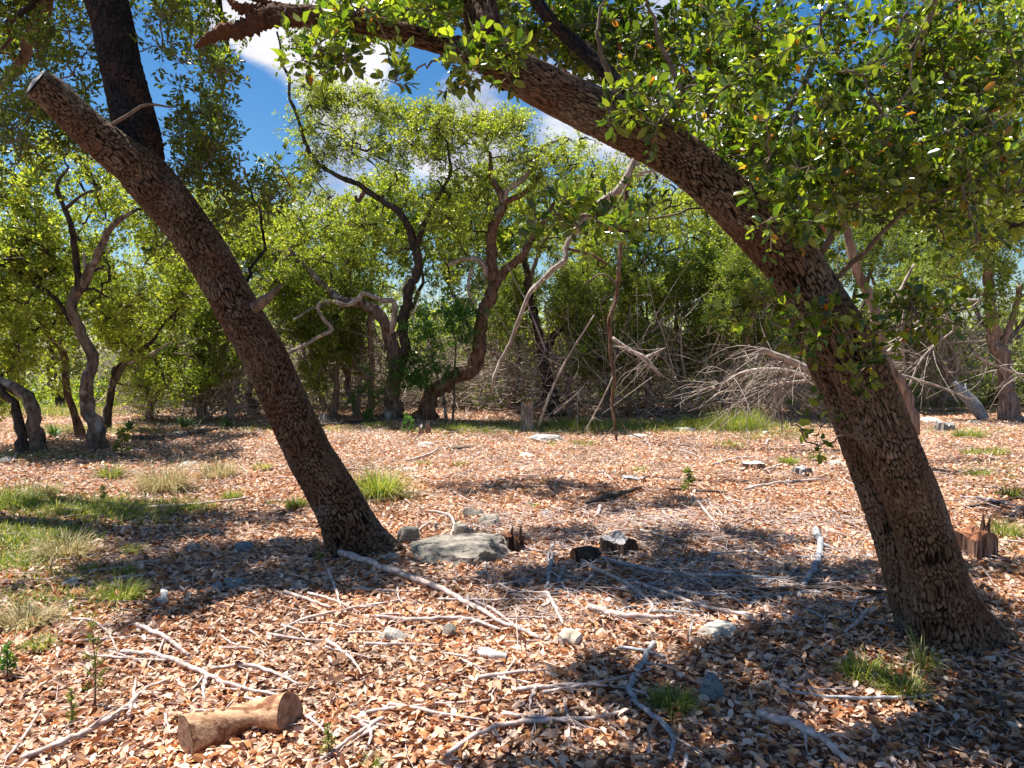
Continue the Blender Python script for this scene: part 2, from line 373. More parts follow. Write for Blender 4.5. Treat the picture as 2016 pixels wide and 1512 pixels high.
# ------------------------------------------------------------------ ground
def make_ground():
    def axis(lo, hi, n, c=0):
        u = np.linspace(-1, 1, n); return None
    s = np.linspace(-1, 1, 161); xs = np.sign(s) * (np.abs(s) * 14 + np.abs(s) ** 5 * 386)
    s2 = np.linspace(0, 1, 281); ys = -30 + s2 * 0; 
    ys = np.concatenate([np.linspace(-60, -2, 20), np.linspace(-1.5, 24, 150), 24 + 576 * np.linspace(.01, 1, 50) ** 2.2])
    X, Y = np.meshgrid(xs, ys); Z = gh(X, Y)
    nx, ny = len(xs), len(ys)
    i = np.arange(ny - 1)[:, None] * nx; j = np.arange(nx - 1)[None]
    f = np.stack([i + j, i + j + 1, i + nx + j + 1, i + nx + j], -1).reshape(-1, 4)
    mb = MB(); mb.add(np.stack([X, Y, Z], -1).reshape(-1, 3), f)
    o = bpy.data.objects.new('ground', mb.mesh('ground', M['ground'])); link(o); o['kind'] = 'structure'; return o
ground = make_ground()

# ------------------------------------------------------------------ bark tubes
def voronoi(u, v, nu, seed):
    """u in cell units wrapping at nu, v in cell units -> (F2-F1, cell random)"""
    r = np.random.default_rng(seed); TB = 4096
    ju, jv, cr_ = r.uniform(.12, .88, TB), r.uniform(.12, .88, TB), r.random(TB)
    iu, iv = np.floor(u).astype(int), np.floor(v).astype(int)
    f1 = np.full(u.shape, 9.); f2 = np.full(u.shape, 9.); cid = np.zeros(u.shape)
    for du in (-1, 0, 1):
        for dv in (-2, -1, 0, 1, 2):
            a, b = iu + du, iv + dv; h = ((a % nu) * 7919 + b * 104729 + (a % nu) * b * 31) % TB
            d = np.hypot(a + ju[h] - u, b + jv[h] - v)
            m1 = d < f1; f2 = np.where(m1, f1, np.minimum(f2, d)); cid = np.where(m1, cr_[h], cid); f1 = np.minimum(f1, d)
    return f2 - f1, cid
def bark_tube(name, pts, rad, ds, sides, ncell, cell_len, depth, mt, parent, seed, flare=0, roots=5, rootang=0, lump=.04):
    pts = np.asarray(pts, float); L = np.linalg.norm(np.diff(pts, axis=0), axis=1).sum(); n = max(6, int(L / ds))
    pr = catmull(np.column_stack([pts, rad]), n); p, r = pr[:, :3], np.maximum(pr[:, 3] * .95 - depth * .6, .004)
    sv = np.linspace(0, L, n)
    t, a, b = frames(p); th = np.arange(sides) / sides * 2 * np.pi
    TH, V = np.meshgrid(th, sv)
    base = p[:, None] + r[:, None, None] * (np.cos(th)[None, :, None] * a[:, None] + np.sin(th)[None, :, None] * b[:, None])
    q = base.reshape(-1, 3)
    w1 = sn(q, seed, 9).reshape(TH.shape); w2 = sn(q, seed + 1, 9).reshape(TH.shape); w3 = sn(q, seed + 7, 26).reshape(TH.shape)
    u = TH / (2 * np.pi) * ncell + .75 * w1 + .3 * w3; v = V / (cell_len * 1.3) + .9 * w2 + .35 * w3 + .35 * np.sin(np.floor(u) * 2.4)
    e, cid = voronoi(u % ncell, v, ncell, seed)
    e2, cid2 = voronoi((u * 2) % (ncell * 2), v * 1.7, ncell * 2, seed + 3)
    ks = sn(q, seed + 21, 5).reshape(TH.shape); plate = sm((e - .07 - .05 * ks) / (.20 + .06 * ks)); fine = sm((e2 - .02) / .2)
    ucoord = TH / (2 * np.pi) * ncell * .42 + .9 * w1 + .25 * w3; fur = np.abs(((ucoord + .5 * np.sin(V * 9 + 3 * w2)) % 1) - .5) * 2; fur = sm((fur - .03) / .22); plate = plate * (.35 + .65 * np.maximum(fur, sm((ks + .3) / .6)))
    R = r[:, None] * (1 + lump * sn(q, seed + 5, 3.0).reshape(TH.shape))
    if flare:
        hh = base[..., 2] - gh(p[0, 0], p[0, 1]); outx = (np.cos(th)[None] * a[:, 0:1] + np.sin(th)[None] * b[:, 0:1])
        fl = np.exp(-np.maximum(hh, 0) / .17) * flare
        R = R * (1 + fl * (.30 + .22 * np.cos(roots * TH + rootang + .8 * np.sin(TH)) + 1.1 * np.maximum(0, outx) ** 3))
    knot = sn(q, seed + 31, 1.7).reshape(TH.shape); R = R + depth * (plate * (.5 + .5 * cid) + .30 * fine * plate) + r[:, None] * .05 * np.maximum(0, knot - .7)
    vv = p[:, None] + R[..., None] * (np.cos(th)[None, :, None] * a[:, None] + np.sin(th)[None, :, None] * b[:, None])
    i = np.arange(n - 1)[:, None] * sides; j = np.arange(sides)[None]; k = (j + 1) % sides
    f = np.stack([i + j, i + k, i + sides + k, i + sides + j], -1).reshape(-1, 4)
    mb = MB(); mb.add(vv.reshape(-1, 3), f)
    # end cap
    n0 = mb.n; mb.add(p[-1:][None].reshape(-1, 3), np.zeros((0, 4), int))
    jj = np.arange(sides); mb.f.append(np.stack([(n - 1) * sides + jj, (n - 1) * sides + (jj + 1) % sides, np.full(sides, n0)], 1)); mb.fa.append(np.zeros(sides, np.float32))
    crack = (1 - plate * (.55 + .45 * fine)).ravel()
    va = {'crack': np.append(crack, .2), 'cell': np.append((.6 * cid + .4 * cid2).ravel(), .5)}
    o = mb.build(name, mt, parent, True, va)
    return o, p, r

# ------------------------------------------------------------------ growing twigs and leaves
def blob_points(blobs, n, rng):
    """blobs: (px, py, rx, ry, Y, rY, weight) in photograph pixels and metres deep"""
    w_ = np.array([b[6] for b in blobs], float); w_ /= w_.sum(); pick = rng.choice(len(blobs), n, p=w_); o = []
    for k in pick:
        px, py, rx, ry, Y, rY, _ = blobs[k]
        d = rng.normal(size=3); d /= np.linalg.norm(d); d *= rng.random() ** .4
        o.append(P(px + rx * d[0], py + ry * d[1], max(1.5, Y + rY * d[2])))
    return np.array(o)
def grow(nodes, targets, rng, r0=.012, r1=.003, N_=6, wig=.16, maxlen=None):
    """each target is joined to the nearest point of what has grown so far"""
    nodes = np.asarray(nodes, float); tg = np.asarray(targets, float)
    dmin = np.array([np.min(np.linalg.norm(nodes - q, axis=1)) for q in tg]); order = np.argsort(dmin)
    pts, rad = [], []
    for k in order:
        q = tg[k]; dd = np.linalg.norm(nodes - q, axis=1); i = int(np.argmin(dd)); a = nodes[i]; L = dd[i]
        if L < 1e-3: continue
        t = np.linspace(0, 1, N_)[:, None]
        path = a * (1 - t) + q * t + np.sin(np.pi * t) * (rng.normal(size=3) * wig * L * .5 + np.array([0, 0, .08 * L]))
        path[1:-1] += rng.normal(size=(N_ - 2, 3)) * wig * L * .22
        pts.append(path); rs = r0 * min(1.6, .5 + L); rad.append(np.linspace(rs, r1, N_)); nodes = np.vstack([nodes, path[1:]])
    return np.array(pts), np.array(rad)
def sprig_leaves(centers, rng, rc, nsprig, nleaf, L, Lv, aspect, droop=0.):
    """returns sprig tubes and leaf arrays around every cluster centre"""
    C = len(centers); rcv = rc * rng.uniform(.6, 1.35, C)
    d = nrm(rng.normal(size=(C, nsprig, 3)) + np.array([0, 0, .25 - droop])); ln = rcv[:, None] * rng.uniform(.5, 1.2, (C, nsprig))
    tip = centers[:, None] + d * ln[..., None]
    tw = np.stack([np.repeat(centers[:, None], nsprig, 1), centers[:, None] + d * ln[..., None] * .5 + rng.normal(size=d.shape) * .06 * rc, tip], 2).reshape(-1, 3, 3)
    t = 1 - rng.random((C, nsprig, nleaf)) ** 1.5 * .85
    perp = nrm(np.cross(d[:, :, None] + np.zeros((C, nsprig, nleaf, 3)), rng.normal(size=(C, nsprig, nleaf, 3))))
    c = centers[:, None, None] + d[:, :, None] * (ln[..., None] * t)[..., None] + perp * (rc * .05)
    ax = nrm(d[:, :, None] * .7 + perp * .9 + np.array([0, 0, .1 - droop * .6])); up = nrm(rng.normal(size=c.shape) * .75 + np.array([-.15, .05, .9]))
    n = C * nsprig * nleaf; Ls = L * (1 + Lv * rng.uniform(-1, 1, n))
    return tw, c.reshape(-1, 3), ax.reshape(-1, 3), up.reshape(-1, 3), Ls, Ls * aspect * rng.uniform(.8, 1.2, n)
def project(p):
    q = p - np.array([0, 0, CAMH]); cp, sp = math.cos(PITCH), math.sin(PITCH)
    z = q[:, 1] * cp - q[:, 2] * sp; y = q[:, 1] * sp + q[:, 2] * cp
    return 1008 + F * q[:, 0] / z, 756 - F * y / z, z
def single_leaves(root, c, ax, up, L, W, sel, mt, rng, name='leaf'):
    """the leaves that show largest stand as objects of their own, sharing eight meshes"""
    metas = []
    for k in range(8):
        mb = MB(); o = np.array([[0., 0, 0]])
        batch_leaves(mb, o, np.array([[1., 0, 0]]), np.array([[0, 0, 1.]]), np.array([1.]), np.array([.52]), 2, np.array([(k + .5) / 8.4]), np.random.default_rng(k))
        metas.append(mb.mesh('leaf', mt, True))
    x, y, z = leaf_frames(ax[sel], up[sel]); o0 = Vector(root['_o']) if '_o' in root else Vector((0, 0, 0))
    for n, i in enumerate(sel):
        m = Matrix(((x[n, 0], y[n, 0], z[n, 0]), (x[n, 1], y[n, 1], z[n, 1]), (x[n, 2], y[n, 2], z[n, 2]))).to_4x4()
        ob = bpy.data.objects.new(name, metas[int(rng.integers(8))]); link(ob, root)
        ob.matrix_local = Matrix.Translation(Vector(c[i]) - o0) @ m @ Matrix.Diagonal((L[i], L[i] * float(W[i] / L[i] / .52), L[i], 1))

def PX(path, Y0, Y1=None, off=0):
    """path of (px, py, width_px[, Y]) -> points, radii"""
    n = len(path); pts, r = [], []
    for i, q in enumerate(path):
        Y = q[3] if len(q) > 3 else (Y0 if Y1 is None else Y0 + (Y1 - Y0) * i / max(1, n - 1))
        pts.append(P(q[0], q[1], Y)); r.append(q[2] / 2 * Y / F)
    return np.array(pts), np.array(r)
def shade_pts(spots, rng):
    """crown clusters standing up the sun's direction from shaded patches of ground: (px, py, radius_m, height, count)"""
    o = []
    for px, py, rm, h, n in spots:
        g = G(px, py)
        for _ in range(n):
            a = rng.uniform(0, 6.28); rr = rm * math.sqrt(rng.random()); hh = h + rng.uniform(-.45, .45)
            o.append([g[0] + rr * math.cos(a) + SUNV[0] * hh, g[1] + rr * math.sin(a) * .9 + SUNV[1] * hh, hh])
    return np.array(o)

# ================================================================== OAK A (left foreground)
rng = np.random.default_rng(11)
YA = float(G(700, 1085)[1])
oakA = empty('oak_tree', G(705, 1080), 'big leaning live oak left of centre, its near limb sawn off above the fork', 'tree')
tp, tr = PX([(728, 1125, 108), (702, 1072, 106), (672, 1005, 100), (642, 950, 96), (610, 895, 92), (566, 800, 89), (521, 700, 87), (466, 605, 84), (412, 508, 86), (374, 452, 86), (336, 402, 90), (285, 345, 94), (262, 312, 86)], YA, YA - .1)
_, pA, rA = bark_tube('trunk', tp, tr, .0095, 184, 46, .040, .012, M['bark_left'], oakA, 3, flare=.62, roots=4, rootang=2.2)
lp, lr = PX([(300, 352, 84), (245, 312, 84), (190, 268, 76), (140, 222, 70), (108, 190, 68), (72, 163, 62)], YA - .1, YA - .5)
_, pA1, rA1 = bark_tube('limb', lp, lr, .009, 128, 36, .042, .009, M['bark_left'], oakA, 5)
lp2, lr2 = PX([(285, 350, 78), (275, 290, 88), (260, 220, 84), (238, 130, 78), (222, 50, 78), (204, -20, 78), (180, -120, 76), (190, -260, 60), (240, -420, 45)], YA - .02, YA + .3)
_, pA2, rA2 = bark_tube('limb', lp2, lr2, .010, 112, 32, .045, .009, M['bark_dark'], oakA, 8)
# sawn face on the near limb
mb = MB(); t_, a_, b_ = frames(pA1); th = np.linspace(0, 2 * np.pi, 24, endpoint=False); rr = rA1[-1] * 1.02
ring = pA1[-1] + t_[-1] * .012 + rr * (np.cos(th)[:, None] * a_[-1] + np.sin(th)[:, None] * b_[-1])
mb.add(np.vstack([ring, pA1[-1] + t_[-1] * .028]), np.stack([np.arange(24), (np.arange(24) + 1) % 24, np.full(24, 24)], 1)); mb.build('cut_face', M['cut_grey'], oakA, False)
for path, mt_ in (([(498, 608, 26), (522, 590, 20), (542, 572, 14), (556, 560, 5)], M['bark_left']), ([(212, 250, 8), (250, 228, 7), (288, 206, 6), (340, 212, 3)], M['dead_pale'])):
    pp, r_ = PX(path, YA - .25); mb = MB(); add_tube(mb, catmull(pp, 12), np.interp(np.linspace(0, 1, 12), np.linspace(0, 1, len(r_)), r_), 8); mb.build('limb_stub', M['bark_mid'] if mt_ is M['bark_left'] else M['twig'], oakA)
# high limbs above the picture that carry the crown
mbl = MB(); hiA = []
for path in ([(200, -20), (60, -150), (-180, -260), (-420, -300)], [(190, -240), (330, -380), (520, -470), (700, -520)], [(200, -300), (60, -520), (0, -760)], [(240, -60), (380, -60), (450, 60), (430, 200)], [(480, 560), (520, 480), (500, 380), (470, 300)], [(220, 0), (120, -60), (20, 60), (-60, 160)]):
    pp = np.array([P(x, y, YA + rng.uniform(.1, .5) + .25 * i) for i, (x, y) in enumerate(path)]); c = catmull(pp, 14)
    c[1:-1] += rng.normal(size=(12, 3)) * .025; add_tube(mbl, c, np.linspace(.045 if path[0][1] < 300 else .014, .008, 14), 7); hiA.append(c)
mbl.build('branches', M['bark_dark'], oakA)
nodesA = np.vstack([pA2[::6]] + hiA)
blA = [(90, 120, 120, 130, YA + .5, .5, 2.2), (30, 250, 70, 90, YA + .5, .5, 1.0), (420, 150, 80, 140, YA + .4, .6, 2.0), (400, 300, 70, 90, YA + .3, .4, 1.6), (470, 400, 90, 80, YA + .5, .5, 1.5),
       (150, 260, 60, 60, YA + .6, .3, .8), (350, 40, 80, 70, YA + .4, .5, 1.0), (300, -250, 420, 190, YA + .7, 1.0, 4), (330, 470, 30, 60, YA + .6, .3, .25), (540, 330, 50, 60, YA + .4, .3, .35)]
cl = blob_points(blA, 230, rng)
shA = shade_pts([(210, 1140, .55, 5.0, 12), (350, 1120, .7, 5.2, 40), (480, 1110, .7, 5.2, 48), (590, 1100, .5, 5.0, 28), (420, 1050, .8, 5.3, 30), (250, 1040, .6, 5.2, 12), (240, 1220, .3, 4.8, 5), (560, 1000, .5, 5.6, 8)], rng)
mbt = MB(); tp_, trd = grow(nodesA, np.vstack([cl, shA]), rng, .011, .003); batch_tubes(mbt, tp_, trd, 5)
tw, c, ax, up, L_, W_ = sprig_leaves(np.vstack([cl, shA]), rng, .20, 6, 11, .046, .3, .40)
batch_tubes(mbt, tw, np.tile([[.0028, .002, .001]], (len(tw), 1)), 3); mbt.build('twigs', M['twig'], oakA)['kind'] = 'stuff'
_, cS, axS, upS, LS, WS = sprig_leaves(shA, rng, .24, 7, 11, .055, .3, .5)  # denser leaves on the added unseen clusters, for deeper ground shade
# upright leafy shoots beside the trunk
x_, y_, z_ = project(c); vis = np.where((x_ > 0) & (x_ < 2016) & (y_ > 0) & (y_ < 1512))[0]; sel = vis[np.argsort(-(L_[vis] / z_[vis]))[:300]]
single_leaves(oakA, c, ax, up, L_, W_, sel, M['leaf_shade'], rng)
rest = np.setdiff1d(np.arange(len(c)), sel); mb = MB()
batch_leaves(mb, c[rest], ax[rest], up[rest], L_[rest], W_[rest], 1, rng.random(len(rest)), rng); batch_leaves(mb, cS, axS, upS, LS, WS, 0, rng.random(len(cS)), rng); mb.build('crown', M['leaf_shade'], oakA, False)['kind'] = 'stuff'

# ================================================================== OAK B (right foreground)
rng = np.random.default_rng(23)
YB = float(G(1860, 1262)[1])
oakB = empty('oak_tree', G(1860, 1265), 'massive double-stemmed live oak at the right arching over the clearing', 'tree')
tp, tr = PX([(1895, 1345, 142), (1872, 1262, 136), (1850, 1185, 122), (1832, 1100, 112), (1803, 1000, 107), (1772, 925, 106), (1722, 800, 108), (1680, 705, 108), (1632, 628, 112), (1568, 530, 106), (1500, 455, 100), (1415, 372, 96), (1325, 300, 92), (1215, 240, 90), (1105, 188, 84), (1015, 140, 76), (960, 90, 66)], YB + .02, YB - .45)
_, pB, rB = bark_tube('trunk', tp, tr, .0082, 210, 48, .036, .010, M['bark_right'], oakB, 13, flare=.62, roots=4, rootang=.6)
tp, tr = PX([(1812, 1300, 60), (1798, 1230, 62), (1770, 1110, 68), (1738, 1005, 72), (1702, 900, 76), (1664, 790, 78), (1622, 700, 74), (1590, 635, 60), (1560, 570, 40)], YB + .13, YB + .06)
_, pB0, rB0 = bark_tube('second_stem', tp, tr, .0095, 120, 30, .036, .010, M['bark_right'], oakB, 17, flare=.2, roots=3)
tp, tr = PX([(1010, 150, 74), (960, 80, 70), (942, 0, 64), (930, -120, 56), (960, -260, 40), (1010, -420, 26)], YB - .4, YB - .1)
_, pB1, _ = bark_tube('limb', tp, tr, .010, 84, 26, .04, .007, M['bark_limb'], oakB, 19)
tp, tr = PX([(1010, 140, 60), (930, 105, 50), (840, 78, 42), (740, 50, 38), (650, 36, 38), (570, 30, 40), (505, 34, 36)], YB - .42, YB - .5)
_, pB2, _ = bark_tube('limb', tp, tr, .008, 72, 20, .05, .008, M['bark_limb'], oakB, 21, lump=.12)
tp, tr = PX([(1350, 310, 40), (1240, 190, 32), (1160, 110, 28), (1080, 35, 24), (1010, -80, 20), (900, -250, 14)], YB + .1, YB + .7)
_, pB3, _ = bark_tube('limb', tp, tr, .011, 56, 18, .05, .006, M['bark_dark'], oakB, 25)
def broken(path, Y, parent, mt_, name='broken_limb', seed=0, sides=14):
    r = np.random.default_rng(seed); pp, rr = PX(path, Y); n = 40; pr = catmull(np.column_stack([pp, rr]), n); mb = MB()
    def rf(R, th): return R * (1 + .25 * np.sin(3 * th[None] + np.linspace(0, 5, n)[:, None]) + .2 * np.sin(17 * np.linspace(0, 5, n)[:, None] + 2 * th[None]) + .22 * r.normal(size=R.shape))
    add_tube(mb, pr[:, :3], np.maximum(pr[:, 3], .002), sides, rfun=rf); mb.build(name, M['bark_limb'], parent)
broken([(570, 34, 34), (520, 40, 36), (480, 58, 30), (440, 62, 24), (410, 76, 16), (382, 94, 5)], YB - .5, oakB, M['bark_red'], seed=1)
broken([(530, 34, 30), (490, 20, 22), (466, 12, 16), (448, -4, 8)], YB - .5, oakB, M['bark_red'], seed=2)
broken([(585, 22, 14), (520, 4, 10), (470, -14, 7)], YB - .5, oakB, M['bark_red'], seed=3)
mbl = MB(); hiB = []
for path, r0 in (([(1600, 520), (1680, 400), (1760, 250), (1800, 100)], .02), ([(1620, 560), (1760, 440), (1880, 300), (1990, 220)], .016), ([(1480, 420), (1500, 280), (1600, 130), (1640, -40)], .03), ([(1300, 270), (1340, 180), (1290, 60), (1280, -60)], .022),
                 ([(1250, 240), (1180, 90), (1200, -60)], .02), ([(1600, -40), (1500, -260), (1300, -420), (1000, -500)], .04), ([(1800, 100), (1880, -120), (1900, -320)], .02), ([(740, 50), (720, 20), (660, 60), (600, 90)], .008),
                 ([(900, 90), (830, 130), (780, 160)], .007), ([(1690, 720), (1620, 700), (1530, 640), (1480, 620)], .008), ([(1660, 660), (1760, 640), (1850, 640), (1900, 650)], .006), ([(1700, 830), (1620, 880), (1560, 830), (1520, 800)], .005),
                 ([(1400, 400), (1300, 430), (1180, 430), (1080, 430)], .006), ([(1740, 900), (1690, 860), (1640, 850)], .006), ([(1600, 620), (1700, 760), (1780, 730)], .005), ([(1010, -400), (1300, -620), (1600, -700)], .03), ([(1000, -400), (760, -560), (560, -600)], .025)):
    dy = -.28 if path[0][1] > 600 else 0
    pp = np.array([P(x, y, YB + dy + rng.uniform(-.2, .15) - (.10 * i if r0 < .03 else -.15 * i)) for i, (x, y) in enumerate(path)]); c = catmull(pp, 14)
    c[1:-1] += rng.normal(size=(12, 3)) * .012; add_tube(mbl, c, np.linspace(r0, .003, 14), 7); hiB.append(c)
mbl.build('branches', M['twig'], oakB)
nodesB = np.vstack([pB1[::6], pB2[20::8], pB3[::6], pB[-200::10]] + hiB)
blB = [(1650, 200, 330, 230, YB, .8, 8.5), (1850, 330, 200, 120, YB + .1, .6, 2.4), (1350, 100, 260, 120, YB + .9, .6, 8), (1120, 60, 170, 80, YB + .8, .4, 4), (1900, 120, 160, 160, YB + .5, .6, 5), (1480, 300, 120, 60, YB + .5, .3, 2), (850, 15, 160, 35, YB - .3, .3, .8), (960, 130, 90, 50, YB - .6, .15, .9),
       (690, 30, 80, 30, YB - .5, .3, .35), (650, 110, 60, 25, YB - .6, .2, .16), (800, 150, 60, 22, YB - .7, .15, .25), (1280, 225, 90, 35, YB - .6, .15, .45), (1640, 340, 190, 90, YB - .45, .3, 2.2), (1560, 425, 90, 30, YB - .6, .2, .45),
       (1500, 620, 90, 40, YB - .5, .2, .16), (1640, 655, 100, 55, YB - .55, .15, .3), (1820, 615, 110, 30, YB - .5, .2, .22), (1700, 740, 50, 50, YB - .5, .1, .16), (1540, 800, 50, 50, YB - .5, .15, .08), (1640, 850, 40, 40, YB - .4, .1, .07),
       (1100, 430, 60, 40, YB - .8, .15, .35), (1220, 430, 80, 25, YB - .6, .2, .35), (1900, 480, 120, 60, YB, .4, .5), (1500, -60, 200, 50, YB + 1.1, .4, 1)]
cl = blob_points(blB, 740, rng)
shB = shade_pts([(1480, 1390, .3, 4.9, 12), (1350, 1400, .28, 4.8, 16), (1220, 1350, .25, 4.8, 11), (1600, 1340, .3, 4.9, 7), (1450, 1300, .25, 4.9, 12), (1600, 1220, .3, 5.0, 14), (1680, 1130, .4, 5, 20), (1500, 1130, .45, 5.2, 26), (1330, 1140, .45, 5.2, 22),
                 (1180, 1140, .4, 5.2, 26), (1060, 1150, .3, 5.0, 12), (1250, 990, .7, 5.6, 38), (1080, 960, .7, 5.8, 34), (920, 965, .4, 5.8, 10), (1350, 1080, .5, 5.4, 22), (1500, 1070, .35, 5.4, 12), (1900, 1180, .3, 4.8, 12), (1960, 1120, .4, 4.9, 14), (1420, 1180, .35, 5.1, 16), (1260, 1170, .3, 5.1, 12), (1130, 1060, .35, 5.4, 12), (1760, 1230, .35, 4.8, 9), (1100, 1440, .15, 4.6, 3), (1000, 1060, .25, 5.3, 5)], rng)
allc = np.vstack([cl, shB])
mbt = MB(); tp_, trd = grow(nodesB, allc, rng, .009, .0025); batch_tubes(mbt, tp_, trd, 5)
tw, c, ax, up, L_, W_ = sprig_leaves(allc, rng, .14, 5, 8, .044, .5, .56)
batch_tubes(mbt, tw, np.tile([[.0025, .0018, .001]], (len(tw), 1)), 3); mbt.build('twigs', M['twig'], oakB)['kind'] = 'stuff'
_, cS, axS, upS, LS, WS = sprig_leaves(shB, rng, .19, 7, 11, .055, .3, .58)  # extra leaves so the added unseen clusters cast darker shade
x_, y_, z_ = project(c)
keep = ~((z_ < 2.2) & (x_ > 0) & (x_ < 2016) & (y_ > 0)); c, ax, up, L_, W_, x_, y_, z_ = [q[keep] for q in (c, ax, up, L_, W_, x_, y_, z_)]
vis = np.where((x_ > 0) & (x_ < 2016) & (y_ > 0) & (y_ < 1512))[0]; sel = vis[np.argsort(-(L_[vis] / z_[vis]))[:300]]
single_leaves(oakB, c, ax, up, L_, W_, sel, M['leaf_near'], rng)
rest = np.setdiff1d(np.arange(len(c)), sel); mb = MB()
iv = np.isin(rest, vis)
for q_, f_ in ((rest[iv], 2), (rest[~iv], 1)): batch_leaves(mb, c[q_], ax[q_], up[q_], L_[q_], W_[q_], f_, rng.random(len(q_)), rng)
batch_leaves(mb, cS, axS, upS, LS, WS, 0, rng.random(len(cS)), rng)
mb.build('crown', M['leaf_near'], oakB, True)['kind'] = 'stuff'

# ================================================================== middle-distance trees
def mid_tree(name, label, base, limbs, blobs, ncl, Y, seed, bark='bark_mid', leaf='leaf_mid', rc=.34, nsprig=7, nleaf=17, L=.070, asp=.62, fine=-1, group=None, r0=.030, cat='tree', sides=10, droop=0., kink=.5):
    rng = np.random.default_rng(seed); g = G(*base) if base is not None else np.array([*P(limbs[0][0][0][0], 700, Y)[:2], 0.])
    root = empty(name, (g[0], g[1], float(gh(g[0], g[1]))), label, cat, group)
    nodes = []
    for li, lb in enumerate(limbs):
        path, mt_ = lb[0], (lb[1] if len(lb) > 1 and lb[1] else bark); Ye = lb[2] if len(lb) > 2 else Y
        pp, rr = PX(path, Y, Ye); rr = rr * .70; L_ = np.linalg.norm(np.diff(pp, axis=0), axis=1).sum(); n = max(10, int(L_ / .09))
        pr = catmull(np.column_stack([pp, rr]), n); p = pr[:, :3]; r = np.maximum(pr[:, 3], .006)
        p[1:-1] += rng.normal(size=(n - 2, 3)) * r[1:-1, None] * .22 * kink
        nk = max(3, int(L_ / .32)); amp = .034 if 'dead' in mt_ else .026; kz = rng.normal(size=(nk, 3)) * amp * 1.35 * min(1, L_ / 2); kz[0] = 0; kz[-1] = 0; tk = np.linspace(0, 1, nk)
        if Y > 6: p += np.column_stack([np.interp(np.linspace(0, 1, n), tk, kz[:, i]) for i in range(3)])
        if 'dead' in mt_:
            m = int(L_ * 9); ii = rng.integers(n // 6, n - 1, m); dd = nrm(rng.normal(size=(m, 3)) + [0, 0, -.2]); ll = rng.uniform(.06, .42, m); tt = np.linspace(0, 1, 5)[None, :, None]
            spp = p[ii][:, None] + dd[:, None] * ll[:, None, None] * tt + rng.normal(size=(m, 5, 3)) * .014 * tt; mbs = MB(); batch_tubes(mbs, spp, np.tile([[.006, .005, .004, .003, .0015]], (m, 1)) * rng.uniform(.6, 1.3, (m, 1)), 3); mbs.build('spur_twigs', M[mt_], root)['kind'] = 'stuff'
        if li == 0: r = r * (1 + .45 * np.exp(-np.maximum(p[:, 2] - g[2], 0) / .18)); p[0, 2] -= .15
        mb = MB(); add_tube(mb, p, r, sides, rfun=lambda R, th: R * (1 + .12 * rng.normal(size=R.shape)))
        mb.build('trunk' if li == 0 else 'limb', M[mt_], root); nodes.append(p)
    if ncl:
        ncl = int(ncl * 1.15)
        nodes = np.vstack(nodes); cl = blob_points(blobs, ncl, rng)
        mbt = MB(); tp_, trd = grow(nodes[len(nodes) // 6:], cl, rng, r0, .004, 6, .22); batch_tubes(mbt, tp_, trd, 3)
        tw, c, ax, up, Ls, Ws = sprig_leaves(cl, rng, rc, nsprig, nleaf, L, .3, asp, droop)
        batch_tubes(mbt, tw[::2, ::2], np.tile([[.0045, .002]], (len(tw[::2]), 1)), 3); mbt.build('twigs', M['bark_black'], root)['kind'] = 'stuff'
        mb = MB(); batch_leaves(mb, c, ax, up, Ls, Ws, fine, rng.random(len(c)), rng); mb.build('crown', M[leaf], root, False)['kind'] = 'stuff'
    return root
YC = float(G(770, 828)[1])
mid_tree('oak_tree', 'twisting live oak at the clearing edge with a hooked pale dead limb reaching left', (770, 828),
    [([(768, 836, 52), (775, 780, 44), (782, 715, 42), (765, 650, 34), (735, 612, 30), (700, 596, 26), (655, 580, 22), (610, 540, 16), (570, 490, 10)],),
     ([(782, 720, 34), (800, 690, 30), (796, 640, 28), (802, 580, 27), (822, 535, 26), (816, 480, 24), (800, 442, 20), (768, 405, 18), (720, 370, 16), (668, 345, 13), (612, 300, 11), (592, 240, 10), (570, 175, 8), (558, 120, 7), (545, 62, 5)], 'bark_black'),
     ([(816, 490, 20), (838, 440, 15), (862, 392, 12), (890, 330, 9), (880, 280, 6)], 'bark_black'),
     ([(768, 660, 18), (778, 600, 15), (762, 582, 14), (728, 580, 14), (690, 598, 13), (645, 598, 12), (630, 604, 12), (640, 630, 11), (650, 645, 11), (615, 675, 10), (566, 696, 9)], 'dead_pale', YC - .6),
     ([(645, 598, 10), (610, 612, 7), (578, 630, 5)], 'dead_pale', YC - .6), ([(720, 372, 14), (706, 398, 10), (700, 385, 8)], 'bark_red')],
    [(640, 250, 80, 80, YC + .3, 1, 2), (600, 380, 70, 80, YC, 1.2, 1.4), (740, 290, 110, 80, YC, 1.4, 2.5), (820, 270, 80, 60, YC + .5, 1, 1.4), (600, 500, 80, 60, YC + .5, 1, 1.6), (700, 480, 90, 60, YC + .5, 1, 1.8), (860, 420, 60, 80, YC, 1, 1.2), (620, 185, 50, 35, YC, .6, .6), (540, 560, 60, 50, YC + .5, .8, .8), (720, 200, 60, 30, YC + .3, .6, 1.2), (640, 190, 60, 30, YC + .3, .6, 1), (800, 230, 60, 30, YC + .3, .6, 1)], 310, YC, 101, L=.06)
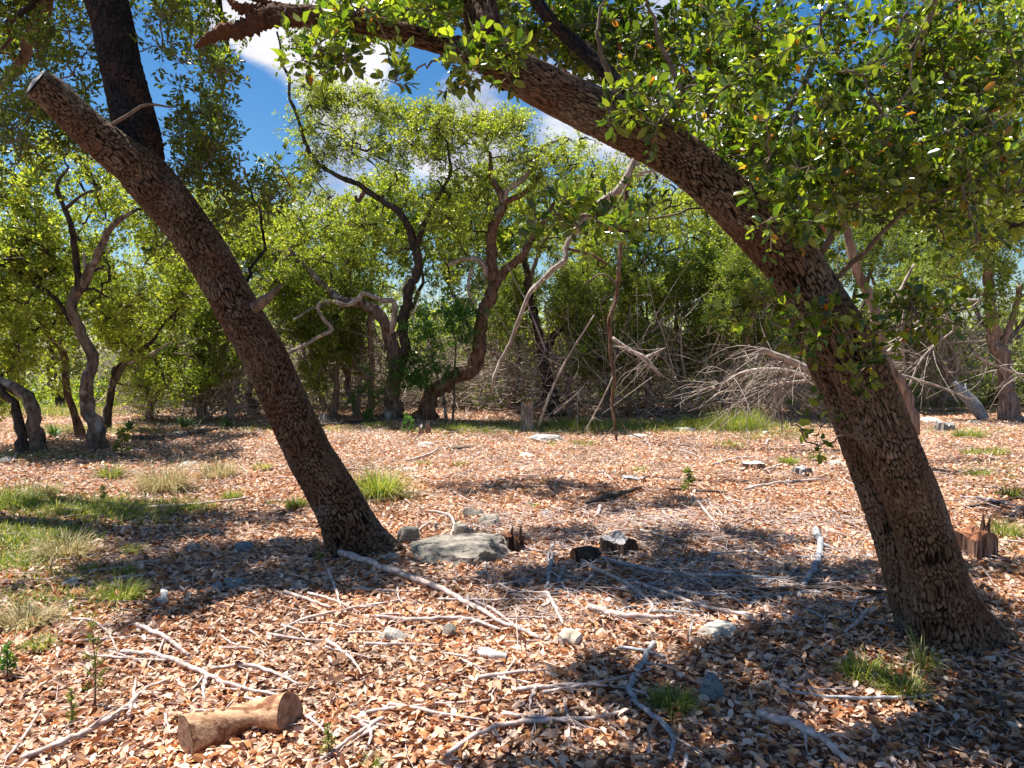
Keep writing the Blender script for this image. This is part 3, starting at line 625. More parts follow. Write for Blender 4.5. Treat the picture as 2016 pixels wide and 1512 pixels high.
mid_tree('oak_tree', 'S-shaped live oak whose trunk sweeps right from the ground beside the twisting oak', (838, 828),
    [([(828, 838, 50), (848, 785, 46), (885, 748, 44), (928, 722, 42), (948, 680, 38), (952, 620, 36), (968, 572, 36), (972, 540, 32), (966, 500, 30), (974, 450, 28), (990, 415, 26), (985, 385, 22), (968, 350, 16), (965, 300, 8)],),
     ([(985, 410, 22), (1002, 375, 18), (1028, 352, 16), (1052, 318, 14), (1064, 290, 10), (1100, 275, 7)], 'dead_pale'), ([(990, 400, 20), (1020, 388, 16), (1050, 365, 12), (1066, 340, 10)],),
     ([(974, 560, 28), (1005, 525, 24), (1030, 492, 22), (1060, 450, 16), (1090, 400, 10)], 'bark_red'),
     ([(962, 545, 22), (950, 522, 18), (938, 512, 15), (910, 511, 12), (882, 522, 8)], 'dead_pale'), ([(930, 525, 10), (922, 560, 8), (925, 585, 7), (934, 602, 4)], 'dead_pale'), ([(930, 720, 24), (934, 700, 20), (938, 694, 18)], 'bark_red')],
    [(900, 290, 90, 60, YC + .3, 1.2, 2), (1020, 330, 110, 70, YC, 1.2, 2.6), (980, 250, 70, 30, YC, .8, 1), (930, 400, 70, 70, YC + .5, 1, 1.6), (1100, 380, 70, 70, YC, 1, 1.4), (1060, 470, 60, 40, YC + .5, 1, 1), (900, 500, 60, 60, YC + .6, 1, 1), (880, 235, 90, 30, YC, .8, 1.4), (1010, 255, 80, 30, YC, .8, 1.2), (1130, 300, 60, 40, YC, .8, 1)], 280, YC, 102, L=.06, bark='bark_red')
mid_tree('oak_shrub', 'dense bright green oak regrowth bushing between the two central oaks', (880, 830),
    [([(880, 840, 8), (870, 760, 7), (850, 700, 5)],), ([(890, 835, 7), (900, 700, 5), (890, 640, 4)],), ([(860, 835, 7), (830, 720, 5), (800, 680, 4)],)],
    [(870, 650, 80, 60, YC - .3, .5, 3), (800, 740, 60, 40, YC - .2, .4, 1), (850, 730, 60, 40, YC - .3, .4, 1.2), (720, 770, 30, 60, YC, .3, .4), (930, 620, 50, 30, YC - .2, .3, .6)], 95, YC - .1, 103, leaf='leaf_low', rc=.22, L=.055, cat='shrub', r0=.01)
YE = float(G(1085, 818)[1])
mid_tree('oak_tree', 'dark trunked oak behind the tall post stump, forking low to the right', (1088, 820),
    [([(1092, 826, 46), (1078, 770, 38), (1070, 720, 34), (1060, 670, 26), (1045, 610, 24), (1040, 560, 22), (1030, 500, 14)], 'bark_black'),
     ([(1072, 730, 26), (1090, 670, 20), (1135, 625, 16), (1190, 590, 14), (1240, 545, 10), (1290, 490, 7)], 'bark_black'), ([(1040, 580, 14), (1060, 500, 10), (1100, 440, 7)], 'bark_mid')],
    [(1200, 420, 90, 70, YE + .5, 1.2, 2), (1320, 420, 100, 80, YE + 1, 1.5, 2), (1160, 520, 90, 60, YE + .3, 1, 1.6), (1280, 560, 90, 70, YE + .5, 1, 1.6), (1120, 650, 60, 60, YE + .4, .8, .8), (1400, 480, 70, 60, YE + 1, 1, 1), (1230, 340, 90, 50, YE + .5, 1, 1.2)], 210, YE, 104, bark='bark_black')
# left group
YH = float(G(190, 884)[1])
mid_tree('oak_tree', 'tall pale-barked forked oak, second thick trunk from the left edge', (190, 884),
    [([(194, 890, 44), (184, 835, 38), (172, 770, 34), (172, 700, 30), (160, 640, 26), (154, 590, 28), (165, 560, 28), (192, 520, 22), (212, 465, 18), (240, 435, 14), (270, 412, 10)],),
     ([(158, 575, 22), (152, 520, 18), (142, 460, 16), (128, 415, 14), (112, 365, 10), (135, 330, 7)], 'bark_black'), ([(168, 545, 12), (166, 510, 9), (165, 490, 3)], 'dead_pale'), ([(130, 410, 10), (160, 385, 8), (200, 370, 5)], 'bark_black')],
    [(110, 330, 110, 60, YH + .6, 1, 2), (250, 400, 90, 70, YH + .8, 1, 1.6), (60, 480, 60, 70, YH + .5, 1, 1.4), (230, 580, 80, 80, YH + 1, 1, 1.5), (300, 480, 60, 70, YH + 1, 1, 1.1), (180, 480, 60, 50, YH + .8, .5, .6)], 130, YH, 105)
mid_tree('oak_tree', 'slim dark oak curving up behind the pale forked oak at the left', (158, 858),
    [([(160, 860, 22), (140, 800, 20), (132, 740, 18), (124, 695, 17), (100, 668, 14), (90, 645, 11), (70, 600, 8)], 'bark_red'), ([(92, 655, 12), (60, 650, 10), (30, 690, 7)], 'bark_black')],
    [(120, 620, 60, 50, YH + 1, .8, 1), (230, 660, 60, 70, YH + 2, .8, 1), (110, 740, 40, 60, YH + 1.5, .8, .6), (40, 640, 50, 60, YH + 1, .8, 1)], 60, YH + 1.4, 106)
mid_tree('oak_tree', 'grey trunk bending left out of the picture, thickest at the left edge', (72, 893),
    [([(76, 898, 40), (72, 850, 36), (62, 808, 34), (38, 775, 32), (0, 750, 28), (-60, 715, 24), (-120, 640, 16)],)],
    [(20, 560, 70, 70, YH, .8, 1.3), (-60, 600, 70, 90, YH, .8, 1), (30, 700, 40, 40, YH + .3, .6, .5)], 45, YH - .3, 107)
mid_tree('oak_tree', 'second stem with blackish bark just left of the bending grey trunk', (42, 900),
    [([(48, 905, 34), (40, 850, 26), (25, 800, 22), (0, 770, 20), (-30, 700, 16), (-20, 600, 10)], 'bark_black')], [(0, 500, 60, 60, YH, .8, 1), (20, 760, 40, 60, YH + .6, .6, .5)], 26, YH - .4, 108, bark='bark_black')
mid_tree('oak_tree', 'oak with a long dark limb falling from the left edge towards the pale forked oak', (-70, 880),
    [([(-70, 885, 40), (-80, 760, 36), (-60, 620, 30), (-40, 520, 24), (-20, 400, 16)], 'bark_black'), ([(-45, 500, 18), (0, 520, 17), (55, 555, 15), (105, 590, 12), (140, 640, 8)], 'bark_black')],
    [(40, 400, 60, 60, YH + .3, .8, 1), (-60, 350, 80, 80, YH, .8, .8), (90, 540, 50, 40, YH + .3, .4, .7)], 34, YH, 109, bark='bark_black')
YK = float(G(207, 848)[1])
mid_tree('oak_tree', 'dark low-forking oak between the pale forked oak and the fallen log', (207, 848),
    [([(208, 852, 24), (212, 800, 20), (222, 750, 16), (250, 705, 13), (300, 660, 10), (350, 610, 7)], 'bark_black'), ([(215, 770, 14), (245, 730, 15), (258, 700, 13), (290, 640, 8)], 'bark_mid'), ([(240, 720, 10), (300, 690, 8), (340, 672, 4)], 'dead_pale')],
    [(330, 600, 70, 60, YK, 1, 1.3), (270, 640, 60, 50, YK + .4, .8, 1), (380, 560, 60, 50, YK, .8, 1), (300, 760, 50, 40, YK + .5, .6, .5)], 75, YK, 110, bark='bark_black')
mid_tree('oak_tree', 'oak behind the leaning left oak with bare kinked limbs showing under its trunk', (500, 835),
    [([(500, 838, 24), (490, 720, 20), (470, 620, 16), (440, 540, 13), (400, 480, 9)], 'bark_mid'), ([(470, 640, 12), (400, 590, 10), (330, 600, 7), (320, 640, 4)], 'bark_black'), ([(470, 600, 14), (540, 560, 16), (600, 540, 10), (640, 500, 6)], 'bark_black')],
    [(430, 500, 80, 60, YC + 1, 1, 1.5), (520, 470, 60, 50, YC + 1, 1, 1), (370, 430, 60, 50, YC + 1, 1, .8), (560, 570, 60, 40, YC + 1, 1, .8), (330, 520, 50, 50, YC + 1, .8, .8)], 90, YC + 1, 111)
# off-frame neighbours that reach in
mid_tree('oak_tree', 'oak beyond the top left corner, a dark crooked limb dropping into view', None,
    [([(-350, 1100, 130), (-300, 700, 110), (-160, 250, 90), (40, -140, 60), (110, -60, 40)], 'bark_black'), ([(105, -70, 38), (82, 10, 36), (52, 80, 30), (48, 120, 28), (10, 160, 26), (-30, 185, 22)], 'bark_red')],
    [(40, 60, 80, 80, 8.0, .6, 1), (-60, 300, 80, 120, 8, .5, .8), (0, -150, 200, 100, 8, .8, 1.2)], 50, 7.4, 112, leaf='leaf_shade', rc=.22, L=.05, fine=1)
mid_tree('oak_tree', 'oak beyond the right edge, one rough dark limb pushing in from the side', None,
    [([(2250, 1150, 120), (2230, 800, 100), (2200, 420, 80), (2180, 100, 60)], 'bark_black'), ([(2200, 400, 34), (2080, 368, 30), (2010, 372, 26), (1950, 372, 20), (1880, 395, 12), (1800, 400, 7)], 'bark_red')],
    [(1900, 200, 160, 150, 7.5, 1, 2), (1950, 420, 120, 60, 7.5, 1, 1), (1750, 320, 120, 120, 8, 1, 1.4), (2100, 0, 150, 150, 7.5, 1, 1)], 120, 7.2, 113, leaf='leaf_mid', rc=.25, L=.05, fine=0)
# drooping dead limbs in the middle
mid_tree('dead_limb', 'long pale lichened dead limb slanting down from the right oak canopy', (965, 800),
    [([(968, 752, 8), (985, 715, 9), (1012, 665, 10), (1038, 590, 13), (1058, 555, 14), (1092, 520, 16), (1112, 500, 14), (1112, 470, 16), (1150, 435, 18), (1190, 400, 18), (1222, 370, 20), (1240, 325, 18), (1290, 240, 20)], 'dead_pale'),
     ([(1112, 490, 10), (1160, 500, 9), (1195, 520, 6)], 'bark_red'), ([(1100, 440, 8), (1150, 425, 8), (1200, 380, 6)], 'dead_pale'), ([(1230, 360, 9), (1270, 340, 7), (1310, 335, 4)], 'dead_pale')], [], 0, 9.5, 114, cat='dead limb', sides=8)
mid_tree('dead_limb', 'thin brown dead limb hanging straight down to the ground right of the post stump', (1212, 865),
    [([(1240, 330, 16), (1228, 400, 14), (1225, 470, 13), (1215, 540, 12), (1212, 600, 12), (1200, 660, 11), (1205, 720, 10), (1208, 780, 9), (1206, 830, 8), (1214, 868, 5)], 'bark_red'),
     ([(1215, 560, 7), (1185, 540, 6), (1150, 560, 5)], 'bark_mid'), ([(1205, 680, 6), (1240, 690, 5), (1290, 730, 3)], 'dead_pale'), ([(1208, 740, 5), (1180, 800, 4), (1150, 850, 2)], 'dead_pale'), ([(1208, 800, 5), (1235, 850, 4), (1270, 865, 2)], 'bark_mid'), ([(1210, 840, 4), (1190, 860, 3), (1170, 880, 2)], 'bark_mid')], [], 0, 12.6, 115, cat='dead limb', sides=7)

# ------------------------------------------------------------------ junipers behind
YR = float(G(1985, 828)[1])
jl = dict(leaf='juniper', bark='bark_juniper', rc=.30, nsprig=8, nleaf=16, L=.095, asp=.34, cat='tree', r0=.018)
mid_tree('juniper_tree', 'thick shaggy pale-barked juniper at the right edge', (1990, 830),
    [([(1996, 836, 52), (1985, 780, 42), (1972, 720, 38), (1955, 660, 34), (1945, 580, 30), (1942, 480, 24), (1950, 380, 14)],), ([(1965, 700, 20), (1990, 640, 18), (2010, 560, 14)],)],
    [(1900, 480, 110, 90, YR, 1.2, 2), (1980, 560, 70, 70, YR - .3, .8, 1.2), (1820, 560, 80, 60, YR + .5, 1, 1), (1960, 340, 120, 90, YR + .4, 1, 1.4)], 95, YR, 120, **jl)
mid_tree('dead_juniper', 'pinkish bare leaning juniper stem right behind the massive right oak', (1790, 830),
    [([(1800, 834, 30), (1770, 745, 28), (1735, 675, 27), (1712, 610, 27), (1688, 540, 26), (1670, 470, 22), (1640, 380, 14)], 'bark_juniper'), ([(1720, 640, 12), (1760, 600, 10), (1800, 520, 7)],), ([(1740, 700, 10), (1800, 650, 9), (1860, 620, 6)],), ([(1760, 735, 9), (1830, 760, 7), (1920, 790, 4)],)], [], 0, 9.8, 121, bark='dead_pale', cat='tree')
jun = [
 ('bushy juniper right of the hanging dead limb', 1330, 812, [(1330, 600, 90, 90, 1), (1260, 680, 60, 60, .6), (1380, 690, 70, 60, .7)], 120),
 ('broad olive juniper left of the massive right oak, foliage brightest at its top', 1430, 815, [(1440, 560, 100, 70, 1.2), (1500, 640, 80, 70, 1), (1400, 520, 50, 30, .6)], 130),
 ('feathery juniper with low boughs behind the arching dead brush', 1560, 812, [(1570, 600, 90, 100, 1.2), (1540, 480, 90, 60, .9)], 100),
 ('slender juniper with a bare lower trunk left of the fallen log', 395, 836, [(390, 640, 45, 80, 1), (380, 740, 55, 40, .6)], 70),
 ('narrow juniper behind the trunk of the leaning left oak', 455, 836, [(470, 660, 50, 100, 1), (430, 580, 50, 50, .7)], 60),
 ('thin juniper between the leaning oak and the twisting oak', 655, 826, [(640, 640, 50, 80, 1), (600, 560, 60, 50, .8)], 60),
 ('dark juniper filling the gap left of the twisting oak', 705, 822, [(700, 560, 60, 80, 1), (690, 680, 40, 60, .5)], 60),
 ('shadowy juniper between the S-shaped oak and the dark forked oak', 1010, 814, [(1000, 620, 50, 80, 1), (1030, 560, 50, 50, .6)], 60),
 ('juniper with scaly trunk behind the hanging dead limb', 1190, 810, [(1180, 660, 60, 70, 1), (1150, 560, 60, 50, .8)], 80),
 ('tall juniper rising behind the dead bare stem at the right', 1720, 808, [(1720, 480, 110, 80, 1.2), (1760, 620, 70, 60, .8)], 90),
 ('low sunlit juniper bough screen right of the hanging dead limb', 1275, 822, [(1270, 560, 80, 70, 1), (1250, 690, 60, 60, .8)], 75),
 ('small leafy juniper in front of the arching dead brush', 1475, 822, [(1480, 540, 80, 60, 1), (1430, 620, 70, 50, .8)], 80),
 ('small juniper left of the post stump with pale green tips', 1120, 820, [(1130, 600, 60, 60, 1), (1150, 700, 40, 50, .6)], 55),
 ('young juniper just left of the twisting oak', 725, 826, [(670, 650, 50, 60, 1), (590, 620, 50, 60, .9), (620, 740, 40, 40, .4)], 65),
 ('juniper left of the shaggy pale one at the right edge', 1850, 806, [(1850, 520, 80, 70, 1), (1830, 660, 60, 40, .5)], 70),
 ('low juniper standing beyond the two leaning trunks at far left', 290, 830, [(300, 700, 60, 60, 1), (250, 620, 60, 60, 1)], 70)]
for k, (lab, bx_, by_, bl, nc) in enumerate(jun):
    r = np.random.default_rng(300 + k); nc = int(nc * 1.35); Yj = float(G(bx_, by_)[1]) + .2
    top = min(b[1] - b[3] * .6 for b in bl); kx = r.uniform(-25, 25, 3)
    mid_tree('juniper_tree', lab, (bx_, by_), [([(bx_, by_ + 4, 20), (bx_ + kx[0], by_ - 90, 16), (bx_ + kx[1], by_ - 190, 12), (bx_ + kx[2], top, 6)],), ([(bx_ + kx[0] * .8, by_ - 70, 11), (bx_ - 40, by_ - 130, 9), (bx_ - 60 + kx[1], by_ - 220, 5)],)],
             [(b[0], b[1], b[2], b[3], Yj, 1.2, b[4]) for b in bl], nc, Yj, 400 + k, group='junipers behind the clearing', **jl)
# taller oaks behind the front row whose crowns close the gaps
back = [(-60, 600, 'leftmost background oak, only its airy crown showing', 820), (120, 480, 'background oak whose thin crown shows the sky behind the pale forked oak', 822), (420, 420, 'background oak crown framed by the leaning left trunk', 822), (560, 440, 'background oak crown above the hooked dead limb', 815),
        (760, 390, 'background oak crown behind the twisting oak', 812), (960, 380, 'background oak crown behind the S-shaped oak', 812), (1180, 370, 'background oak with crown above the post stump', 808), (1420, 400, 'background oak crown under the arching trunk', 806),
        (1620, 330, 'background oak crown behind the middle of the massive oak', 806), (1800, 330, 'background oak crown left of the shaggy juniper top', 806), (1980, 300, 'rightmost background oak, high pale crown', 806)]
for k, (bx_, cy, lab, by_) in enumerate(back):
    r = np.random.default_rng(600 + k); Yb = 21.0 + r.uniform(-1, 2)
    mid_tree('oak_tree', lab, (bx_, 790), [([(bx_, 800, 26), (bx_ + r.uniform(-20, 20), 700, 22), (bx_ + r.uniform(-30, 30), 600, 16), (bx_ + r.uniform(-40, 40), cy, 9)],), ([(bx_, 690, 14), (bx_ - 60, 600, 11), (bx_ - 90, 520, 6)],), ([(bx_, 680, 14), (bx_ + 60, 590, 11), (bx_ + 80, 500, 6)],)],
             [(bx_ - 60, cy + 60, 100, 70, Yb, 1.5, 1), (bx_ + 60, cy + 50, 100, 70, Yb, 1.5, 1), (bx_, cy, 100, 60, Yb, 1.5, 1), (bx_, cy + 170, 110, 80, Yb, 1.5, 1.2), (bx_, cy + 90, 120, 60, Yb, 1.5, 1)], 190, Yb, 700 + k, bark='bark_mid', group='oaks at the back of the clearing', rc=.40, nsprig=7, nleaf=14, L=.11, asp=.6, fine=-1)

# far wood: one mass of crowns beyond the thicket
def far_wood():
    rng = np.random.default_rng(5); mb = MB(); n = 220
    c0 = np.column_stack([rng.uniform(-45, 45, n), rng.uniform(27, 46, n), np.zeros(n)]); c0[:, 2] = gh(c0[:, 0], c0[:, 1])
    keep = ~((c0[:, 0] < -.52 * c0[:, 1]) & (c0[:, 0] > -.75 * c0[:, 1]) & (c0[:, 1] < 38)); c0 = c0[keep]; n = len(c0)
    hgt = rng.uniform(2.6, 4.6, n)
    for k in range(n):
        m = 380; d = nrm(rng.normal(size=(m, 3))) * (rng.random((m, 1)) ** .35) * [1.7, 1.7, hgt[k] / 2]
        p = c0[k] + [0, 0, hgt[k] * .52] + d
        L = rng.uniform(.2, .36, m); batch_leaves(mb, p, rng.normal(size=(m, 3)), nrm(rng.normal(size=(m, 3)) + [0, 0, 1]), L, L * .7, -1, rng.random(m) * .9, rng)
    o = mb.build('far_wood', M['leaf_mid'], None, False); tag(o, 'hazy mass of woodland crowns far behind the thicket', 'woodland', None, 'stuff')
    mb = MB(); p0 = c0 - [0, 0, .1]; p1 = p0 + np.column_stack([rng.normal(size=(n, 2)) * .3, hgt * .8])
    pts = np.stack([p0, (p0 + p1) / 2 + rng.normal(size=(n, 3)) * .12, p1], 1); batch_tubes(mb, pts, np.tile([[.11, .08, .03]], (n, 1)), 5)
    o = mb.build('far_trunks', M['bark_mid'], None); tag(o, 'stems of the far woodland standing behind the thicket', 'woodland', None, 'stuff')
far_wood()
def undergrowth():
    rng = np.random.default_rng(15); mb = MB(); n = 330
    c0 = np.column_stack([rng.uniform(-.85, .85, n), rng.uniform(18.0, 30, n), np.zeros(n)]); c0[:, 0] *= c0[:, 1]
    keep = ~((c0[:, 0] < -.56 * c0[:, 1]) & (c0[:, 0] > -.72 * c0[:, 1])); c0 = c0[keep]; n = len(c0); c0[:, 2] = gh(c0[:, 0], c0[:, 1])
    for k in range(n):
        m = 210; R_ = rng.uniform(.5, 1.1); h = rng.uniform(.7, 2.3); d = nrm(rng.normal(size=(m, 3))) * (rng.random((m, 1)) ** .4) * [R_, R_, h / 2]
        p = c0[k] + [0, 0, h * .5] + d; L = rng.uniform(.08, .18, m); batch_leaves(mb, p, rng.normal(size=(m, 3)), nrm(rng.normal(size=(m, 3)) + [0, 0, 1]), L, L * .55, -1, rng.random(m), rng)
    o = mb.build('undergrowth', M['juniper'], None, False); tag(o, 'tangled evergreen undergrowth filling the gaps between the far trunks', 'undergrowth', None, 'stuff')
undergrowth()

# ------------------------------------------------------------------ dead brush thickets
def brush(label, px, py, wpx, hpx, n, seed, Yoff=0., lean=0., pale=.5, group='dead brush thickets', mt='brush'):
    rng = np.random.default_rng(seed); g = G(px, py); Y = g[1] + Yoff; s = Y / F; mb = MB()
    W, H = wpx * s / 2 * 1.15, hpx * s; n = int(n * 1.5)
    N_ = 7; base = np.column_stack([g[0] + rng.uniform(-1, 1, n) * W, Y + rng.uniform(-.9, .9, n), np.zeros(n)]); base[:, 2] = gh(base[:, 0], base[:, 1]) + rng.random(n) * H * .62
    d = nrm(np.column_stack([rng.normal(size=n) * .9 + lean, rng.normal(size=n) * .5, rng.normal(size=n) * .45 + .28])); L = rng.uniform(.4, 1.5, n) * min(1.35, H)
    t = np.linspace(0, 1, N_)[None, :, None]; side = nrm(rng.normal(size=(n, 3)))
    pts = base[:, None] + d[:, None] * (L[:, None, None] * t) + side[:, None] * (np.sin(t * np.pi * rng.uniform(.6, 1.6, (n, 1, 1))) * (L * .2)[:, None, None]) + rng.normal(size=(n, N_, 3)) * .012
    tall = rng.random(n) < .26; pts[tall] = base[tall][:, None] + (pts[tall] - base[tall][:, None]) * [.8, .8, 1.2] + (t * np.array([0, 0, 1.])) * rng.uniform(.6, 2.1, (tall.sum(), 1, 1))
    pts[:, :, 2] -= (t[..., 0] ** 2) * (L * rng.uniform(0, .45, n))[:, None]
    pts[:, :, 2] = np.maximum(pts[:, :, 2], gh(pts[:, :, 0], pts[:, :, 1]) + .01)
    r = rng.uniform(.005, .015, n) * (1 + (rng.random(n) > .93) * 1.6)
    batch_tubes(mb, pts, r[:, None] * np.linspace(1, .3, N_)[None], 3)
    m = n * 2; k = rng.integers(0, n, m); j = rng.integers(2, N_ - 1, m); st = pts[k, j]; dd = nrm(d[k] + rng.normal(size=(m, 3)) * .8); ll = L[k] * rng.uniform(.15, .5, m)
    tt = np.linspace(0, 1, 4)[None, :, None]; pt = st[:, None] + dd[:, None] * ll[:, None, None] * tt + rng.normal(size=(m, 4, 3)) * .01
    batch_tubes(mb, pt, np.tile([[.0055, .004, .003, .0015]], (m, 1)) * rng.uniform(.6, 1.2, (m, 1)), 3)
    o = mb.build('dead_brush', M[mt], None); tag(o, label, 'brush', group); return o
for k, a in enumerate([('grey brush tangle under the hooked dead limb', 640, 815, 170, 210, 210), ('brush tangle filling the gap under the sweeping S-shaped trunk', 930, 812, 170, 150, 170), ('brush behind the tall post stump', 1060, 808, 170, 190, 190),
        ('brush tangle around the foot of the hanging dead limb', 1210, 812, 190, 190, 240), ('low brush below the bushy juniper', 1340, 810, 180, 190, 230), ('dense brush heap just left of the massive oak', 1520, 812, 210, 190, 300), ('brush pile right behind the massive oak', 1740, 808, 200, 230, 280),
        ('high grey brush left of the shaggy juniper trunk', 1880, 800, 180, 220, 250), ('brush around the shaggy juniper at right edge', 1990, 800, 120, 230, 130), ('grey brush behind the fallen log at left', 330, 835, 200, 110, 170), ('brush between the fallen log and the leaning oak', 450, 826, 140, 170, 150),
        ('brush behind the twisting oak trunk', 770, 810, 130, 170, 120)]):
    brush(*a, 900 + k, Yoff=1.0)
for k, a in enumerate([('sunlit twig tangle at the foot of the twisting oak, left side', 690, 822, 120, 200, 60), ('sparse pale twigs rising between the two central oaks', 850, 818, 90, 170, 40), ('bare twig fan right of the S-shaped oak', 985, 822, 120, 230, 75), ('thin grey twigs standing right of the post stump', 1130, 826, 130, 230, 75),
        ('pale bare twigs before the bushy juniper', 1290, 828, 170, 220, 90), ('sunlit bare twigs behind the long pale grass', 1430, 822, 150, 240, 90), ('bare twigs close behind the massive oak', 1600, 824, 150, 250, 90), ('bare twigs beyond the leaning snag', 1850, 812, 160, 240, 90), ('fine dead twigs at the foot of the slender juniper', 410, 838, 110, 180, 60)]):
    brush(*a, 940 + k, Yoff=.45, group='bare twigs in front of the thicket')
def curves(name, label, cat, paths, Y, mt, seed, extra=0, group=None):
    """one thing of several bent dead stems given as photograph paths"""
    rng = np.random.default_rng(seed); root = empty(name, np.append(P(paths[0][0][0], 700, Y)[:2], 0), label, cat, group); allp = []
    for q in paths:
        pp, rr = PX(q, Y, Y + rng.uniform(-.3, .3)); c = catmull(pp, 18); mb = MB(); add_tube(mb, c, np.interp(np.linspace(0, 1, 18), np.linspace(0, 1, len(rr)), rr), 7); mb.build('stem', M[mt], root); allp.append(c)
    if extra:
        A = np.vstack([a[5:] for a in allp]); st = A[rng.integers(0, len(A), extra)]; dn = nrm(np.column_stack([rng.normal(size=extra) - .7, rng.normal(size=extra) * .5, rng.normal(size=extra) * .4 - .45])); ll = rng.uniform(.3, 1.1, extra)
        t = np.linspace(0, 1, 6)[None, :, None]; pts = st[:, None] + dn[:, None] * ll[:, None, None] * t + np.sin(t * 3.1) * (rng.normal(size=(extra, 1, 3)) * .07)
        pts[:, :, 2] -= t[..., 0] ** 2 * ll[:, None] * .25; pts[:, :, 2] = np.maximum(pts[:, :, 2], .02)
        mb = MB(); batch_tubes(mb, pts, np.tile(np.linspace(.007, .002, 6)[None], (extra, 1)), 4); mb.build('twigs', M[mt], root)['kind'] = 'stuff'
    return root
curves('fallen_branch', 'arching pale fallen branch with drooping twigs left of the massive oak', 'fallen branch', [[(1625, 765, 15), (1580, 740, 13), (1520, 728, 11), (1460, 735, 8), (1410, 765, 4)], [(1640, 760, 18), (1580, 722, 16), (1530, 700, 13), (1500, 688, 10)], [(1600, 748, 8), (1520, 760, 6), (1440, 800, 3)]], 11.5, 'dead_pale', 31, 150)
curves('fallen_branch', 'crooked pale dead branches crossing in front of the bushy juniper', 'fallen branch', [[(1205, 665, 8), (1240, 690, 9), (1270, 705, 8), (1300, 740, 5)], [(1270, 705, 7), (1300, 690, 5), (1310, 685, 3)]], 13.2, 'dead_pale', 32, 14)
curves('fallen_branch', 'thin pale sapling stems leaning beside the dark forked oak', 'fallen branch', [[(1060, 840, 6), (1085, 770, 5), (1120, 700, 4), (1170, 620, 3)], [(1090, 815, 5), (1130, 780, 4), (1150, 760, 2)]], 14, 'dead_pale', 33, 6)
curves('dead_sapling', 'pale upright dead juniper stems behind the hooked dead limb', 'dead sapling', [[(705, 815, 9), (710, 740, 9), (712, 660, 8), (700, 610, 6)], [(620, 760, 6), (640, 700, 5), (610, 650, 4)], [(655, 820, 6), (610, 740, 5), (590, 640, 4)]], 16.8, 'dead_pale', 34, 26)
curves('dead_sapling', 'bare grey twisted stems rising right of the massive oak trunk', 'dead sapling', [[(1768, 800, 6), (1780, 720, 5), (1775, 650, 4), (1790, 560, 3)], [(1790, 760, 5), (1820, 700, 4), (1890, 640, 3)], [(1800, 640, 6), (1850, 600, 5), (1930, 590, 3)], [(1920, 700, 5), (1960, 720, 4), (2016, 740, 3)]], 10.5, 'dead_pale', 35, 50)
curves('dead_sapling', 'slim vertical juniper pole left of the leaning oak trunk', 'dead sapling', [[(403, 838, 9), (398, 740, 8), (388, 640, 7), (380, 560, 4)], [(395, 830, 7), (388, 760, 6)]], 15.2, 'bark_mid', 36, 16)

# ------------------------------------------------------------------ stumps, logs, stones
def stump(label, px, py, wpx, hpx, side='stump_red', top='cut_red', seed=0, jag=.15, leanx=0., flute=.14, sink=.04, splinters=0, group=None, name='stump', cat='stump', taper=.85):
    rng = np.random.default_rng(seed); g = G(px, py); s = g[1] / F; R = wpx * s / 2 * 1.12; H = hpx * s * 1.12
    root = empty(name, g, label, cat, group); ns, nh = 36, 8; th = np.arange(ns) / ns * 2 * np.pi
    ph = rng.uniform(0, 6.28, 4); prof = 1 + flute * np.sin(5 * th + ph[0]) + flute * .7 * np.sin(9 * th + ph[1]) + .05 * rng.normal(size=ns) + .12 * np.sin(2 * th + ph[2])
    topz = H * (1 - jag * (.5 + .5 * np.sin(3 * th + ph[3]) + .5 * rng.random(ns)) )
    V = []
    for i in range(nh):
        f = i / (nh - 1); rr = R * prof * (1.18 - (1.18 - taper) * f ** .6); z = -sink + (topz + sink) * f
        V.append(np.column_stack([rr * np.cos(th) + leanx * f * H, rr * np.sin(th), z]))
    V = np.vstack(V) + g; i = np.arange(nh - 1)[:, None] * ns; j = np.arange(ns)[None]; k = (j + 1) % ns
    mb = MB(); mb.add(V, np.stack([i + j, i + k, i + ns + k, i + ns + j], -1).reshape(-1, 4)); mb.build('bark', M[side], root, False)
    tv = V[-ns:]; c = tv.mean(0); inner = c + (tv - c) * .55 + [0, 0, -.01 * H] ; rz = rng.normal(size=(ns, 1)) * H * .05 * [[0, 0, 1]]
    mb = MB(); vv = np.vstack([c + (tv - c) * .99 + [0, 0, .002], inner + rz, c - [0, 0, .03 * H]]); jj = np.arange(ns); kk = (jj + 1) % ns
    mb.add(vv, np.stack([jj, kk, ns + kk, ns + jj], 1)); mb.f.append(np.stack([ns + jj, ns + kk, np.full(ns, 2 * ns)], 1)); mb.fa.append(np.zeros(ns, np.float32)); mb.build('cut_top', M[top], root, False)
    for q in range(splinters):
        a = rng.uniform(0, 6.28); p0 = g + [R * .7 * math.cos(a) + leanx * H, R * .7 * math.sin(a), H * .6]; p1 = p0 + [rng.normal() * R * .2, rng.normal() * R * .2, H * rng.uniform(.5, .9)]
        mb = MB(); add_tube(mb, np.array([p0, (p0 + p1) / 2, p1]), np.array([.25, .16, .02]) * R, 5); mb.build('splinter', M[side], root, False)
    return root
stump('tall grey post-like stump at the back of the clearing', 1038, 850, 17, 56, 'stump_grey', 'cut_red', 1, .12, taper=1.05, flute=.06)
stump('broad grey-topped rotten stump in the dappled shade at centre', 1213, 1088, 64, 32, 'stump_dark', 'cut_grey', 2, .25, flute=.2)
stump('ragged dark stump touching the right end of the big grey stone', 1012, 1086, 34, 36, 'stump_dark', 'cut_red', 3, .35, flute=.22, splinters=2)
stump('small dark split stump against the foot of the leaning left oak', 668, 1082, 30, 44, 'stump_dark', 'cut_red', 4, .1, flute=.08, splinters=1)
